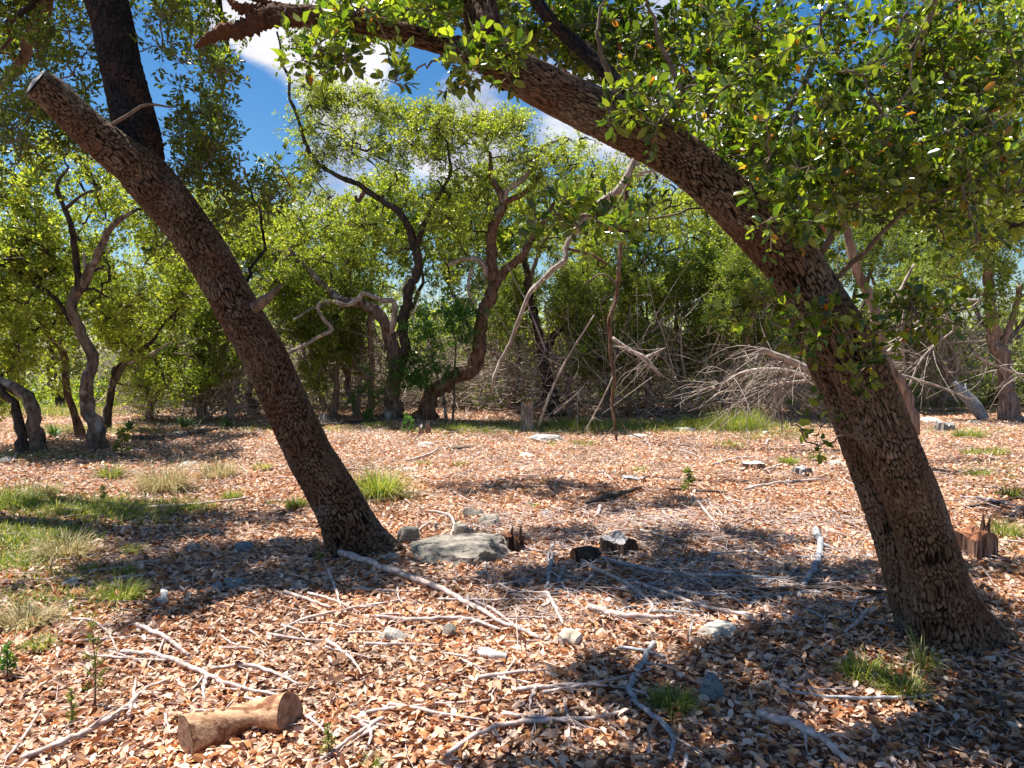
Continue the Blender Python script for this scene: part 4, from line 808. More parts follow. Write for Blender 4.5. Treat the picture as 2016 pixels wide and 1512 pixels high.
stump('tall reddish stump with peeling bark right of the massive oak', 1912, 1096, 58, 54, 'stump_red', 'cut_red', 5, .3, flute=.2, taper=1.12, splinters=2)
stump('low reddish stump beside the green tufts at the back right of the clearing', 1482, 922, 40, 12, 'stump_red', 'cut_white', 6, .2)
stump('little grey fluted stump nearest the bright round tuft left of the massive oak', 1577, 934, 32, 14, 'stump_grey', 'cut_grey', 7, .2, flute=.2)
stump('low blackish stump in the far shade of the clearing', 1246, 946, 44, 7, 'stump_dark', 'cut_grey', 8, .2)
stump('weathered low stump among grass near the left edge', 142, 1154, 38, 12, 'stump_dark', 'cut_grey', 9, .4)
stump('small fresh-cut stump with a pale top left of the long stick', 586, 1162, 34, 7, 'stump_dark', 'cut_white', 10, .1)
stump('little reddish stump by the foot of the S-shaped oak, left of a pair', 829, 856, 13, 20, 'stump_red', 'cut_white', 11, .4, taper=.5)
stump('little grey-tipped reddish stump by the S-shaped oak, right of a pair', 843, 854, 12, 26, 'stump_red', 'cut_grey', 12, .4, taper=.5)
stump('squat dark knob stump just right of the post stump', 1076, 843, 16, 12, 'stump_dark', 'cut_red', 13, .5, taper=.4)
stump('cracked grey stump by the grass behind the massive oak at right', 1858, 848, 30, 18, 'stump_grey', 'cut_grey', 14, .4)
stump('small stump beside the long fallen stick behind the clearing', 637, 836, 20, 24, 'stump_grey', 'cut_grey', 15, .5, taper=.6)
stump('dark rotten stump in front of the shaggy juniper', 1955, 800, 18, 34, 'stump_dark', 'cut_red', 16, .5)
def log(name, label, cat, path, Ycor, mt, cut, seed, sides=20, knots=0, group=None, lift=.9, lump=.08):
    """a log or thick branch lying on the ground, path of (px, py, width_px) along its axis"""
    rng = np.random.default_rng(seed); pts, rr = [], []
    for q in path:
        g = G(q[0], q[1] + q[2] * .45); r = q[2] / 2 * g[1] / F; pts.append(g + [0, 0, r * lift]); rr.append(r)
    root = empty(name, pts[0] * [1, 1, 0] + [0, 0, 0], label, cat, group); n = 46; pr = catmull(np.column_stack([pts, rr]), n); mb = MB()
    ph = rng.uniform(0, 6, 3)
    def rf(R, th):
        s_ = np.linspace(0, 1, n)[:, None]; return R * (1 + lump * np.sin(2 * th[None] + 4 * s_ + ph[0]) + lump * .7 * np.sin(3 * th[None] - 7 * s_ + ph[1]) + lump * .5 * np.sin(11 * s_ + ph[2] + th[None]) + .02 * rng.normal(size=R.shape))
    v, q_, t_ = tube(pr[:, :3], pr[:, 3], sides, True, rf); mb.add(v, q_); mb.build('wood', M[mt], root)
    for e in (0, 1):
        mb = MB(); mb.add(v, t_[:sides] if e == 0 else t_[sides:]); V = mb.v[0]; tt = pr[1, :3] - pr[0, :3] if e == 0 else pr[-2, :3] - pr[-1, :3]; V -= (tt / np.linalg.norm(tt) * .002).astype(np.float32)
        mb.build('cut_end', M[cut], root, False)
    for k in range(knots):
        i = int(rng.uniform(.1, .9) * n); a = rng.uniform(0, 3.1); d = np.array([0, -math.cos(a) * .8, abs(math.sin(a)) * .8 + .2]); p = pr[i, :3] + nrm(d[None])[0] * pr[i, 3] * .85
        mb = MB(); add_tube(mb, np.array([p, p + d * .012, p + d * .02]), np.array([.014, .011, .005]), 8); mb.build('knot', M[mt], root)
    return root
log('log', 'thick bent barkless log lying at the bottom left', 'log', [(366, 1452, 80), (405, 1438, 72), (455, 1420, 58), (505, 1407, 58), (545, 1401, 72), (572, 1400, 80)], 0, 'log', 'log_cut', 41, 28, 9, lump=.08)
log('log', 'short dark reddish log chunk just below left of the grey-topped stump', 'log', [(1128, 1096, 30), (1150, 1092, 32), (1174, 1088, 26)], 0, 'stump_dark', 'cut_red', 42)
log('log', 'small pinkish wedge of split wood at the end of the long stick', 'log', [(1104, 1262, 26), (1122, 1256, 34), (1140, 1262, 30)], 0, 'log_pale', 'cut_white', 43, lump=.12)
log('log', 'short grey weathered wood piece with a blue-grey cut end in the lower centre', 'log', [(940, 1282, 16), (960, 1286, 22), (980, 1292, 22), (998, 1296, 18)], 0, 'cut_white', 'stone_blue' , 44, lump=.15)
log('log', 'long fallen log lying at the far left behind the clearing', 'log', [(236, 855, 8), (265, 862, 11), (300, 862, 13), (345, 858, 14), (385, 852, 12), (425, 844, 9)], 0, 'bark_mid', 'cut_red', 45, 12)
log('log', 'dark straight fallen pole in front of the twisting oak', 'log', [(628, 838, 8), (690, 832, 9), (750, 828, 7)], 0, 'bark_black', 'cut_red', 46, 10)
log('log', 'short dark stick-like log on the sunlit litter in the far centre', 'log', [(880, 884, 6), (905, 883, 9), (930, 880, 7)], 0, 'bark_mid', 'cut_red', 47, 10)
log('log', 'small white splintered wood block beside the big green tuft at left', 'log', [(322, 1160, 10), (325, 1172, 16), (322, 1186, 14)], 0, 'cut_white', 'cut_white', 48, 10, lump=.2)
log('log', 'bluish splinter of wood next to the white splintered block', 'log', [(302, 1182, 9), (314, 1183, 12), (326, 1190, 8)], 0, 'stick_grey', 'cut_grey', 49, 10, lump=.2)
curves('leaning_snag', 'grey split snag leaning left behind the massive oak at the right', 'snag', [[(1938, 826, 20), (1915, 795, 26), (1895, 772, 22), (1878, 752, 8)], [(1915, 795, 14), (1902, 775, 12), (1900, 755, 4)]], float(G(1938, 828)[1]), 'stick_grey', 37)

def rock(label, px, py, wpx, hpx, mt='stone', seed=0, dep=.7, sub=4, group='limestone rocks', flatness=.9, name='rock', rot=None):
    rng = np.random.default_rng(1000 + seed); g = G(px, py); s = g[1] / F
    sx, sz = wpx * s / 2, hpx * s * .82; sy = sx * dep
    me = bpy.data.meshes.new('tmp'); 
    import bmesh; bm = bmesh.new(); bmesh.ops.create_icosphere(bm, subdivisions=sub, radius=1); v = np.array([q.co[:] for q in bm.verts]); f = np.array([[w_.index for w_ in q.verts] for q in bm.faces]); bm.free(); bpy.data.meshes.remove(me)
    v *= 1 + .16 * sn(v, seed, 1.6)[:, None] + .07 * sn(v, seed + 50, 5)[:, None]
    for k in range(9):
        d = rng.normal(size=3); d[2] = abs(d[2]) * .7; d /= np.linalg.norm(d); c = rng.uniform(.55, .85); ex = np.maximum(0, v @ d - c); v = v - ex[:, None] * d * .92
    v *= 1 + .05 * sn(v, seed + 9, 11)[:, None] + .025 * sn(v, seed + 19, 25)[:, None]
    v[:, 2] = np.minimum(v[:, 2], flatness - .1 + .05 * v[:, 0])
    v[:, 0] /= np.abs(v[:, 0]).max(); v[:, 1] /= np.abs(v[:, 1]).max(); v = v * [sx, sy, sz / max(.35, v[:, 2].max()) ]; a = rng.uniform(-.3, .3) if rot is None else rot
    v = np.column_stack([v[:, 0] * math.cos(a) - v[:, 1] * math.sin(a), v[:, 0] * math.sin(a) + v[:, 1] * math.cos(a), v[:, 2]])
    v = v + g + [0, sy * .6, 0]
    mb = MB(); mb.add(v, f); o = mb.build(name, M[mt], None, True); o.data.set_sharp_from_angle(angle=.6) if hasattr(o.data, 'set_sharp_from_angle') else None
    tag(o, label, 'rock', group); return o
for k, a in enumerate([('largest stone, a long flat-topped grey limestone block right of the leaning oak', 895, 1118, 262, 44, 'stone'), ('rounded pale boulder between the leaning oak and the big stone', 806, 1072, 56, 42, 'stone'), ('pointed grey stone standing just behind the big flat stone', 912, 1058, 58, 30, 'stone'),
        ('small knobbly stone behind the rounded pale boulder', 860, 1044, 28, 18, 'stone'), ('craggy pitted stone behind the big stone, nearest the ragged stump', 962, 1040, 56, 30, 'stone'), ('jagged pitted stone farther behind the big stone', 930, 1020, 50, 24, 'stone'), ('low stone left end of the big grey block', 770, 1106, 40, 16, 'stone'),
        ('small pale stone in front of the big block', 945, 1138, 40, 14, 'stone'), ('mossy low stone by the long stick below the leaning oak', 722, 1142, 44, 20, 'stone'), ('flat pale stone half under leaves, left of a pair in the lower middle', 775, 1268, 56, 34, 'stone_white'), ('grey angular stone, right of a pair in the lower middle', 886, 1262, 56, 36, 'stone'),
        ('blue-grey blocky stone with a white broken corner beside the dark tuft', 1405, 1378, 74, 52, 'stone_blue'), ('long white stone in the shade left of the massive oak', 1418, 1262, 104, 30, 'stone_white'), ('triangular bluish stone in the left shade', 474, 1088, 46, 24, 'stone_blue'), ('pale stone with a grey face left of the triangular bluish one', 374, 1088, 38, 20, 'stone'),
        ('thin bluish slab lying in shade left of the leaning oak', 545, 1068, 46, 8, 'stone_blue'), ('wide flat bluish stone in the left shade below the triangular one', 446, 1158, 84, 12, 'stone_blue'), ('low white stone on the sunlit far litter', 835, 880, 46, 10, 'stone_white'), ('long bright white rock below the tall post stump', 1072, 870, 86, 14, 'stone_white'),
        ('small white rock below the long bright rock', 1036, 900, 40, 10, 'stone_white'), ('flat pale rock sheet far left of centre', 800, 928, 56, 6, 'stone_white'), ('pale rock beside the massive oak trunk at the back', 1650, 918, 44, 14, 'stone_white'), ('flat white ledge right of the hanging dead limb', 1258, 862, 56, 8, 'stone_white'), ('flat white ledge below the long pale grass', 1346, 850, 56, 9, 'stone_white'),
        ('tiny white rock right of the pale ledge', 1400, 852, 18, 7, 'stone_white'), ('little white rock left of the massive oak at the clearing edge', 1508, 856, 20, 8, 'stone_white'), ('grey broken stone by the seedling at lower left', 220, 1296, 34, 22, 'stone'), ('dark bluish stone in shade behind the ragged stump', 1078, 1016, 34, 10, 'stone_blue'), ('flat blue-grey stone under sticks right of the big block', 1042, 1150, 66, 9, 'stone_blue'),
        ('white rock at the left edge in front of the grey trunks', 8, 912, 30, 14, 'stone_white'), ('whitish rock in the grass of the far left clearing', 368, 916, 40, 8, 'stone_white'), ('small round pale stone left of the grey-topped stump', 1105, 1052, 14, 8, 'stone_white'), ('oval pale stone nearest the grey-topped stump', 1146, 1056, 22, 8, 'stone_white'),
        ('mound-shaped pale stone behind the leaning snag', 1840, 832, 60, 12, 'stone_white'), ('low white rock beside the shaggy juniper foot', 1925, 836, 40, 8, 'stone_white'), ('little pale stone beneath the massive oak left stem', 1716, 1104, 22, 10, 'stone'), ('small grey stone in the shade left of the pale triangular pair', 320, 1040, 18, 8, 'stone'),
        ('grey stone low at the foot of the leaning oak', 700, 1092, 40, 14, 'stone'), ('pale stone left of the thin bluish slab', 420, 1048, 22, 8, 'stone')]):
    rock(*a, seed=k * 3 + 1, dep=.8 if a[3] > 150 else .75, flatness=.7 if a[3] > 80 else .9, sub=5 if a[3] > 60 else 3, rot=.06 if a[3] > 100 else None)

# ------------------------------------------------------------------ sticks on the ground
def stick(label, path, mt='stick', seed=0, lift=0., group=None, name='stick', forks=0, raised=None):
    rng = np.random.default_rng(seed); pts, rr = [], []
    for i, q in enumerate(path):
        g = G(q[0], q[1]); r = q[2] * .52 * g[1] / F; pts.append(g + [0, 0, r + .026 + (raised[i] if raised else lift)]); rr.append(r)
    root = None; pts = np.array(pts); n = max(8, 5 * len(pts)); pr = catmull(np.column_stack([pts, rr]), n); p = pr[:, :3]; r = np.maximum(pr[:, 3], .0015) * np.linspace(1.05, .8, n)
    p[1:-1] += rng.normal(size=(n - 2, 3)) * r[1:-1, None] * [.25, .25, .2]
    mb = MB(); add_tube(mb, p, r, 7, rfun=lambda R, th: R * (1 + .1 * rng.normal(size=R.shape)))
    for k in range(forks):
        i = int(rng.uniform(.2, .9) * n); d = p[min(i + 1, n - 1)] - p[max(i - 1, 0)]; d = d / np.linalg.norm(d); d = nrm((d + rng.normal(size=3) * [.6, .6, .15])[None])[0]; L = rng.uniform(.08, .25)
        e = p[i] + d * L; e[2] = max(e[2], float(gh(e[0], e[1])) + .01); add_tube(mb, catmull(np.array([p[i], (p[i] + e) / 2 + rng.normal(size=3) * .012, e]), 6), np.linspace(r[i] * .55, .0015, 6), 5)
    o = mb.build(name, M[mt], root); tag(o, label, 'stick', group); return o
S = [('longest pinkish-grey stick, running from the leaning oak foot towards lower right', [(655, 1096, 12), (740, 1126, 13), (850, 1166, 12), (930, 1205, 11), (990, 1240, 11), (1068, 1272, 9)], 'stick', 2),
 ('long pale curved stick above the bent log', [(240, 1296, 7), (310, 1304, 10), (380, 1330, 11), (450, 1362, 10), (520, 1378, 8), (580, 1390, 6)], 'stick', 3), ('pale stick just above the long curved stick at lower left', [(268, 1242, 8), (330, 1272, 10), (372, 1304, 8)], 'stick', 1),
 ('long grey branch rising from the bottom left corner', [(40, 1512, 9), (130, 1476, 12), (180, 1452, 12), (240, 1415, 11), (285, 1372, 9), (330, 1352, 6)], 'stick', 4), ('short pale stick right of the long curved stick', [(415, 1330, 6), (480, 1324, 8), (535, 1336, 8), (592, 1362, 5)], 'stick', 2),
 ('pale wavy stick lying above the two pale stones', [(742, 1226, 7), (810, 1233, 9), (880, 1230, 9), (930, 1234, 9), (985, 1252, 7)], 'stick', 1), ('thin bowed stick left of the wavy stick', [(545, 1256, 5), (600, 1230, 6), (690, 1210, 6), (800, 1190, 5)], 'stick', 2), ('short pale stick under the fresh-cut stump', [(560, 1176, 7), (600, 1190, 7), (652, 1208, 6)], 'stick', 0),
 ('thin upright-looking twig left of the long stick', [(646, 1132, 6), (660, 1168, 6), (672, 1206, 4)], 'stick', 0), ('crooked blue-grey forked branch in the lower right shade', [(1286, 1278, 9), (1262, 1325, 11), (1240, 1372, 13), (1262, 1408, 12), (1300, 1440, 13), (1326, 1470, 12), (1318, 1512, 10)], 'stick_grey', 3),
 ('short grey stick crossing the top of the forked branch', [(1215, 1288, 5), (1260, 1294, 8), (1310, 1306, 6)], 'stick_grey', 0), ('long pale stick curving in the bottom centre', [(878, 1506, 9), (940, 1462, 10), (1010, 1440, 10), (1090, 1434, 10), (1160, 1432, 9), (1240, 1412, 6)], 'stick', 1),
 ('flat pale branch in the sun patch at centre right', [(1160, 1208, 12), (1210, 1224, 14), (1270, 1230, 12), (1332, 1228, 9)], 'stick', 2), ('thick grey bent branch piece standing out left of the massive oak', [(1606, 1056, 13), (1616, 1090, 14), (1610, 1115, 14), (1582, 1166, 13)], 'stick_grey', 2),
 ('long dark stick across the central shade', [(1185, 1108, 6), (1290, 1136, 9), (1400, 1144, 8), (1570, 1150, 6)], 'stick_grey', 3), ('dark horizontal branch touching the massive oak foot', [(1440, 1176, 7), (1540, 1172, 11), (1640, 1172, 11), (1756, 1180, 8)], 'stick_dark', 1), ('thin pale stick below the dark horizontal branch', [(1480, 1190, 6), (1560, 1178, 6), (1620, 1176, 5)], 'stick_grey', 0),
 ('pale stick crossing the sun patch towards the right', [(1250, 1158, 7), (1320, 1182, 8), (1390, 1208, 8), (1482, 1222, 7)], 'stick', 2), ('curved stick starting at the reddish log chunk', [(1122, 1094, 6), (1165, 1126, 8), (1230, 1158, 8), (1272, 1190, 8), (1290, 1215, 6)], 'stick', 1), ('upright grey splintered stick in the central shade', [(1088, 1102, 6), (1082, 1135, 9), (1076, 1172, 8)], 'stick_grey', 1),
 ('short grey stick right of the upright splintered one', [(1110, 1128, 7), (1098, 1156, 8)], 'stick_grey', 0), ('pale stick slanting beside the upright splintered stick', [(1168, 1140, 6), (1132, 1176, 6)], 'stick', 0), ('thick weathered branch at the bottom right of the centre', [(1490, 1424, 14), (1560, 1446, 18), (1620, 1478, 18), (1668, 1520, 15)], 'stick', 2),
 ('bent twig arching behind the rounded pale boulder', [(838, 1012, 4), (880, 1020, 6), (894, 1038, 6), (888, 1064, 5)], 'stick', 0), ('dark branch lying in the far shade below the blackish stump', [(1155, 1000, 8), (1210, 984, 10), (1262, 968, 7)], 'stick_dark', 1), ('short pale stub stick below the far dark branch', [(1184, 1004, 8), (1176, 1024, 8)], 'stick', 0),
 ('thin crooked twig against the massive oak left stem', [(1744, 1190, 5), (1762, 1184, 7), (1778, 1226, 5), (1790, 1268, 4)], 'stick_grey', 1), ('short pinkish stick left of the massive oak foot', [(1708, 1214, 8), (1690, 1236, 9), (1664, 1256, 6)], 'stick', 0), ('thin bowed twig above the grey broken stone', [(140, 1228, 4), (185, 1234, 5), (215, 1260, 4), (232, 1295, 3)], 'stick', 2),
 ('dark thin stick below the big green tuft at left', [(150, 1188, 5), (230, 1196, 6), (285, 1196, 6), (312, 1204, 5)], 'stick_dark', 0), ('short pale stick touching the big green tuft at left', [(218, 1148, 6), (284, 1143, 5)], 'stick', 0), ('long pale twig in the left grass', [(260, 1008, 4), (330, 1004, 5), (400, 998, 5), (492, 986, 4)], 'stick', 0),
 ('thin dark stick along the lower right tufts', [(1535, 1368, 5), (1610, 1384, 6), (1720, 1390, 8), (1830, 1384, 6)], 'stick_grey', 0), ('pale stick on the sunlit litter at bottom right', [(1945, 1360, 6), (1968, 1400, 8), (1980, 1425, 6)], 'stick_dark', 0), ('fine pale twig between the log and the bottom centre', [(1110, 1390, 5), (1118, 1430, 6), (1122, 1470, 4)], 'stick', 1),
 ('thin twig left of the fine pale one at the bottom centre', [(1068, 1410, 4), (1050, 1450, 4), (1045, 1484, 3)], 'stick', 0), ('brown twig right of the bent log', [(602, 1424, 6), (622, 1438, 6), (640, 1456, 4)], 'stick', 0), ('stick end crossing the long stick in the lower centre', [(935, 1195, 6), (975, 1215, 7), (1020, 1250, 6)], 'stick', 1), ('fine curved twig across the lower centre', [(860, 1190, 4), (960, 1192, 5), (1060, 1190, 5)], 'stick', 0),
 ('twig beside the small pinkish wedge', [(1076, 1178, 7), (1092, 1206, 8), (1108, 1240, 7)], 'stick', 1), ('grey root-like stick at the bottom right of the forked branch', [(1320, 1460, 5), (1380, 1500, 5)], 'stick', 1), ('thin stick on the right side behind the massive oak', [(1890, 985, 5), (1950, 992, 6), (2016, 1010, 5)], 'stick', 1), ('dark forked twig heap at the right edge', [(1900, 1005, 5), (1960, 998, 6), (2010, 985, 5)], 'stick_dark', 2),
 ('long pale twig behind the clearing near the red stump', [(1402, 920, 4), (1450, 908, 5), (1485, 906, 3)], 'stick', 0), ('stick left of the little grey fluted stump', [(1505, 932, 5), (1540, 920, 5)], 'stick', 0), ('long straight twig on the right clearing', [(1465, 970, 5), (1530, 958, 6), (1620, 950, 4)], 'stick', 1), ('pale twig loop in the far centre litter', [(800, 912, 3), (840, 902, 5), (862, 890, 4)], 'stick', 2),
 ('slanted pale stick under the seedling on the right clearing', [(1360, 980, 5), (1385, 1010, 6), (1408, 1038, 5)], 'stick', 1), ('horizontal stick in the right clearing by the seedling', [(1310, 968, 4), (1360, 972, 6), (1430, 976, 5)], 'stick_dark', 0), ('grey stick propped by the lower left branch', [(255, 1425, 7), (262, 1390, 7), (268, 1348, 5)], 'stick', 1), ('lower left thin stick parallel to the corner branch', [(12, 1512, 6), (50, 1462, 7), (80, 1410, 4)], 'stick', 0)]
for k, (lab, path, mt_, fk) in enumerate(S): stick(lab, path, mt_, 2000 + k, forks=fk)
rng = np.random.default_rng(77)
ANCH = [(700, 1080, 'foot of the leaning left oak'), (900, 1090, 'big flat stone'), (1213, 1080, 'grey-topped stump'), (1010, 1070, 'ragged dark stump'), (460, 1440, 'bent barkless log'), (1405, 1350, 'blue-grey blocky stone'), (1415, 1245, 'long white stone'), (1322, 1380, 'long-bladed dark tuft'),
        (1870, 1260, 'foot of the massive right oak'), (1270, 1400, 'crooked forked branch'), (1120, 1260, 'pinkish wood wedge'), (885, 1250, 'grey angular stone'), (775, 1250, 'flat pale stone pair'), (586, 1155, 'fresh-cut pale stump'), (240, 1170, 'largest left grass tuft'), (187, 1390, 'slender olive seedling'),
        (1597, 1110, 'thick grey bent branch'), (1246, 940, 'low blackish stump'), (1482, 915, 'low reddish stump'), (1354, 970, 'right clearing seedling'), (1908, 1080, 'peeling reddish stump'), (745, 950, 'yellow-green bunch grass'), (322, 940, 'widest dry grass clump'), (1072, 865, 'long bright rock'), (835, 875, 'low white far stone'),
        (646, 1480, 'seedling right of the log'), (1700, 1330, 'straggly paired tufts'), (965, 1290, 'weathered blue-ended wood piece'), (1085, 1135, 'upright splintered stick'), (1580, 1450, 'thick weathered bottom branch'), (1552, 905, 'bright round tuft'), (1258, 860, 'flat white ledge')]
used_labels = set()
spots = [(rng.uniform(0, 2016), rng.uniform(1120, 1512)) for _ in range(24)] + [(rng.uniform(380, 1100), rng.uniform(1150, 1440)) for _ in range(34)] + [(rng.normal(1350, 170), rng.normal(1160, 50)) for _ in range(46)] + [(rng.uniform(780, 2016), rng.uniform(930, 1100)) for _ in range(50)] + [(rng.uniform(0, 2016), rng.uniform(860, 960)) for _ in range(26)]
for k, (px, py) in enumerate(spots):
    sc_ = (py - 680) / 600; L = rng.uniform(50, 210) * sc_; steep = rng.random() >= .7; a = rng.normal() * .45 + (1.4 if steep else 0); b = rng.normal() * .25; wd = rng.uniform(3, 6.5) * max(.6, sc_ * 1.2)
    x2, y2 = px + L * math.cos(a), py + L * math.sin(a) * .42; y2 = max(y2, 850)
    m_ = ((px + x2) / 2 - b * (y2 - py) , (py + y2) / 2 + b * L * .15)
    shady = 1080 < py < 1240 and 1050 < px < 1760  # twigs in this shaded band get the shade put into a darker grey colour
    mx, my = m_; An = sorted(ANCH, key=lambda q: math.hypot(q[0] - mx, (q[1] - my) * 2))
    lenw = 'short' if L < 70 * max(.5, sc_) else ('long' if L > 150 * max(.5, sc_) else 'medium'); colw = 'grey' if shady else 'pale'; orw = 'slanting' if steep else ('bowed' if abs(b) > .3 else 'sideways')
    lab = None
    for q in An[:4]:
        dx, dy = mx - q[0], (my - q[1]) * 2
        rel = ('right of' if dx > 0 else 'left of') if abs(dx) > abs(dy) * 1.3 else ('in front of' if dy > 0 else 'behind')
        if abs(dy) * .5 < abs(dx) < abs(dy) * 1.3: rel = ('right' if dx > 0 else 'left') + (' in front of' if dy > 0 else ' behind')
        far = 'close' if math.hypot(dx, dy) < 130 else 'farther off'
        for cand in ('%s %s twig %s the %s' % (lenw, colw, rel, q[2]), '%s %s %s twig %s %s the %s' % (lenw, colw, orw, far, rel, q[2])):
            if cand not in used_labels: lab = cand; break
        if lab: break
    if lab is None: lab = 'thin %s twig %s the %s, half hidden in leaves' % (colw, rel, An[0][2])
    used_labels.add(lab)
    stick(lab, [(px, py, wd), (m_[0], m_[1], wd * .9), (x2, y2, wd * .5)], 'stick_grey' if shady else 'stick', 3000 + k, group='loose twigs scattered over the litter', forks=int(rng.random() < .4), name='twig')

# ------------------------------------------------------------------ grass and small plants
def tuft(label, px, py, wpx, hpx, n, mt='grass', seed=0, spread=.55, name='grass_tuft', group='grass tufts', wd=.004, cat='grass tuft', droop=1.):
    rng = np.random.default_rng(5000 + seed); g = G(px, py); s = g[1] / F; W, H = wpx * s / 2, hpx * s * 1.45
    n = int(n * 1.5); a = rng.uniform(0, 6.28, n); rr = W * .75 * np.sqrt(rng.random(n)); base = np.column_stack([g[0] + rr * np.cos(a), g[1] + rr * np.sin(a) * .8, np.zeros(n)]); base[:, 2] = gh(base[:, 0], base[:, 1])
    d = np.column_stack([np.cos(a) * spread * rng.random(n) * 1.6 + rng.normal(size=n) * .15, np.sin(a) * spread * rng.random(n) * 1.6 + rng.normal(size=n) * .15, np.ones(n)])
    mb = MB(); L = H * rng.uniform(.5, 1.25, n); batch_blades(mb, base, d, L, np.full(n, wd * 1.25) * rng.uniform(.6, 1.4, n), rng.uniform(.1, 1.3, n) * droop, rng.random(n) * (.93 if rng.random() < .6 else 1))
    o = mb.build(name, M[mt], None, False); tag(o, label, cat, group); return o
T = [('largest green grass tuft at left, below the small tufts', 240, 1182, 92, 44, 300), ('small green tuft just above the largest left tuft', 250, 1134, 34, 26, 110), ('low green tuft left of the largest left tuft', 176, 1124, 42, 16, 110), ('dark green tuft in the shade edge at left', 264, 1092, 44, 24, 140), ('bright tuft low at the left edge below the dry weeds', 76, 1280, 62, 30, 170),
 ('green tuft left of the leaning oak trunk in sun', 582, 1000, 44, 24, 150), ('tiny green tuft left of the leaning oak tuft', 536, 996, 18, 14, 40), ('bright green tuft on the far litter left of the leaning oak', 516, 924, 50, 14, 110), ('slanted green tuft at the edge of the left shade', 458, 984, 44, 22, 130), ('green tuft with pale tips beside the left twig', 374, 1006, 32, 22, 110), ('green tuft left of the pale-tipped tuft', 342, 1012, 32, 20, 100),
 ('bright round tuft behind the little grey fluted stump', 1552, 915, 46, 20, 170), ('bright tuft beside the massive oak at the back', 1608, 908, 38, 20, 140), ('low tuft above the blackish far stump', 1258, 928, 46, 10, 90), ('low tuft right of the white far stone', 832, 914, 42, 9, 80), ('low tuft right of its twin on the far centre litter', 905, 916, 40, 9, 80), ('tuft before the long bright rock', 1085, 878, 30, 12, 60),
 ('flattened green patch right of the long bright rock', 1150, 876, 84, 12, 150), ('flattened green patch left of the massive oak', 1440, 878, 90, 12, 170), ('green tuft near the ledge left of the massive oak', 1480, 866, 50, 12, 100), ('large long-bladed dark tuft beside the blue-grey stone', 1322, 1398, 92, 44, 360), ('straggly tuft left of a pair in front of the massive oak', 1700, 1338, 100, 48, 240), ('straggly low tuft right of a pair in front of the massive oak', 1775, 1368, 104, 46, 280),
 ('spiky bright upright tuft at the foot of the massive oak', 1816, 1322, 34, 66, 60), ('wide bright tuft on the right behind the massive oak', 1905, 862, 70, 22, 240), ('green tuft below the wide bright one at right', 1955, 894, 76, 16, 220), ('dark tuft left of the lower right-hand pair', 1908, 896, 42, 16, 120), ('bright tuft at the right edge beside the peeling stump', 1978, 1058, 60, 40, 200), ('pale tuft at the right edge above the peeling stump', 1990, 980, 44, 26, 120), ('sparse tuft on the right clearing', 1925, 938, 56, 18, 100),
 ('tiny weed in the shade left of the leaning oak foot', 632, 1102, 26, 22, 26), ('tiny green sprig at the bottom edge left of centre', 733, 1512, 26, 30, 26), ('little grass sprig beside the long bottom stick', 920, 1488, 18, 22, 14), ('small tuft by the white pair at the bottom centre', 1072, 1440, 14, 22, 12), ('small green sprig on the shaded litter behind the ragged stump', 1052, 1000, 18, 14, 26), ('green grass right of the S-shaped oak', 900, 846, 80, 14, 150), ('green grass around the post stump', 1140, 838, 110, 20, 300), ('yellow-green grass below the twisting oak', 742, 840, 70, 14, 150)]
for k, a in enumerate(T): tuft(*a, seed=k, wd=.0035 if a[2] > 1000 else .006)
Dg = [('big rounded yellow-green bunch grass right of the leaning oak', 745, 978, 92, 62, 700, 'grass', .8), ('widest dry tan grass clump in the left clearing', 322, 968, 110, 62, 420, 'dry_grass', .7), ('dry tan grass clump right of the widest one', 432, 938, 84, 36, 240, 'dry_grass', .7), ('pale dry weeds in the left shade edge', 128, 1098, 100, 54, 260, 'dry_grass', .8), ('dry weeds at the left edge above the bright tuft', 50, 1232, 120, 44, 260, 'dry_grass', .8),
      ('long pale grass stand at the back left of the massive oak', 1450, 846, 130, 46, 650, 'grass', .45), ('pale grass left of the long grass stand', 1365, 838, 70, 24, 220, 'grass', .5), ('bunch grass in the left clearing beside the dry clump', 218, 940, 56, 30, 160, 'grass', .6), ('long dull grass at the left edge', 36, 1000, 100, 36, 300, 'grass', .6), ('dry bunch in the left clearing near the edge', 82, 976, 60, 30, 160, 'dry_grass', .6)]
for k, (lab, px, py, w_, h_, n, mt_, sp) in enumerate(Dg): tuft(lab, px, py, w_, h_, n, mt_, 60 + k, sp, wd=.005)
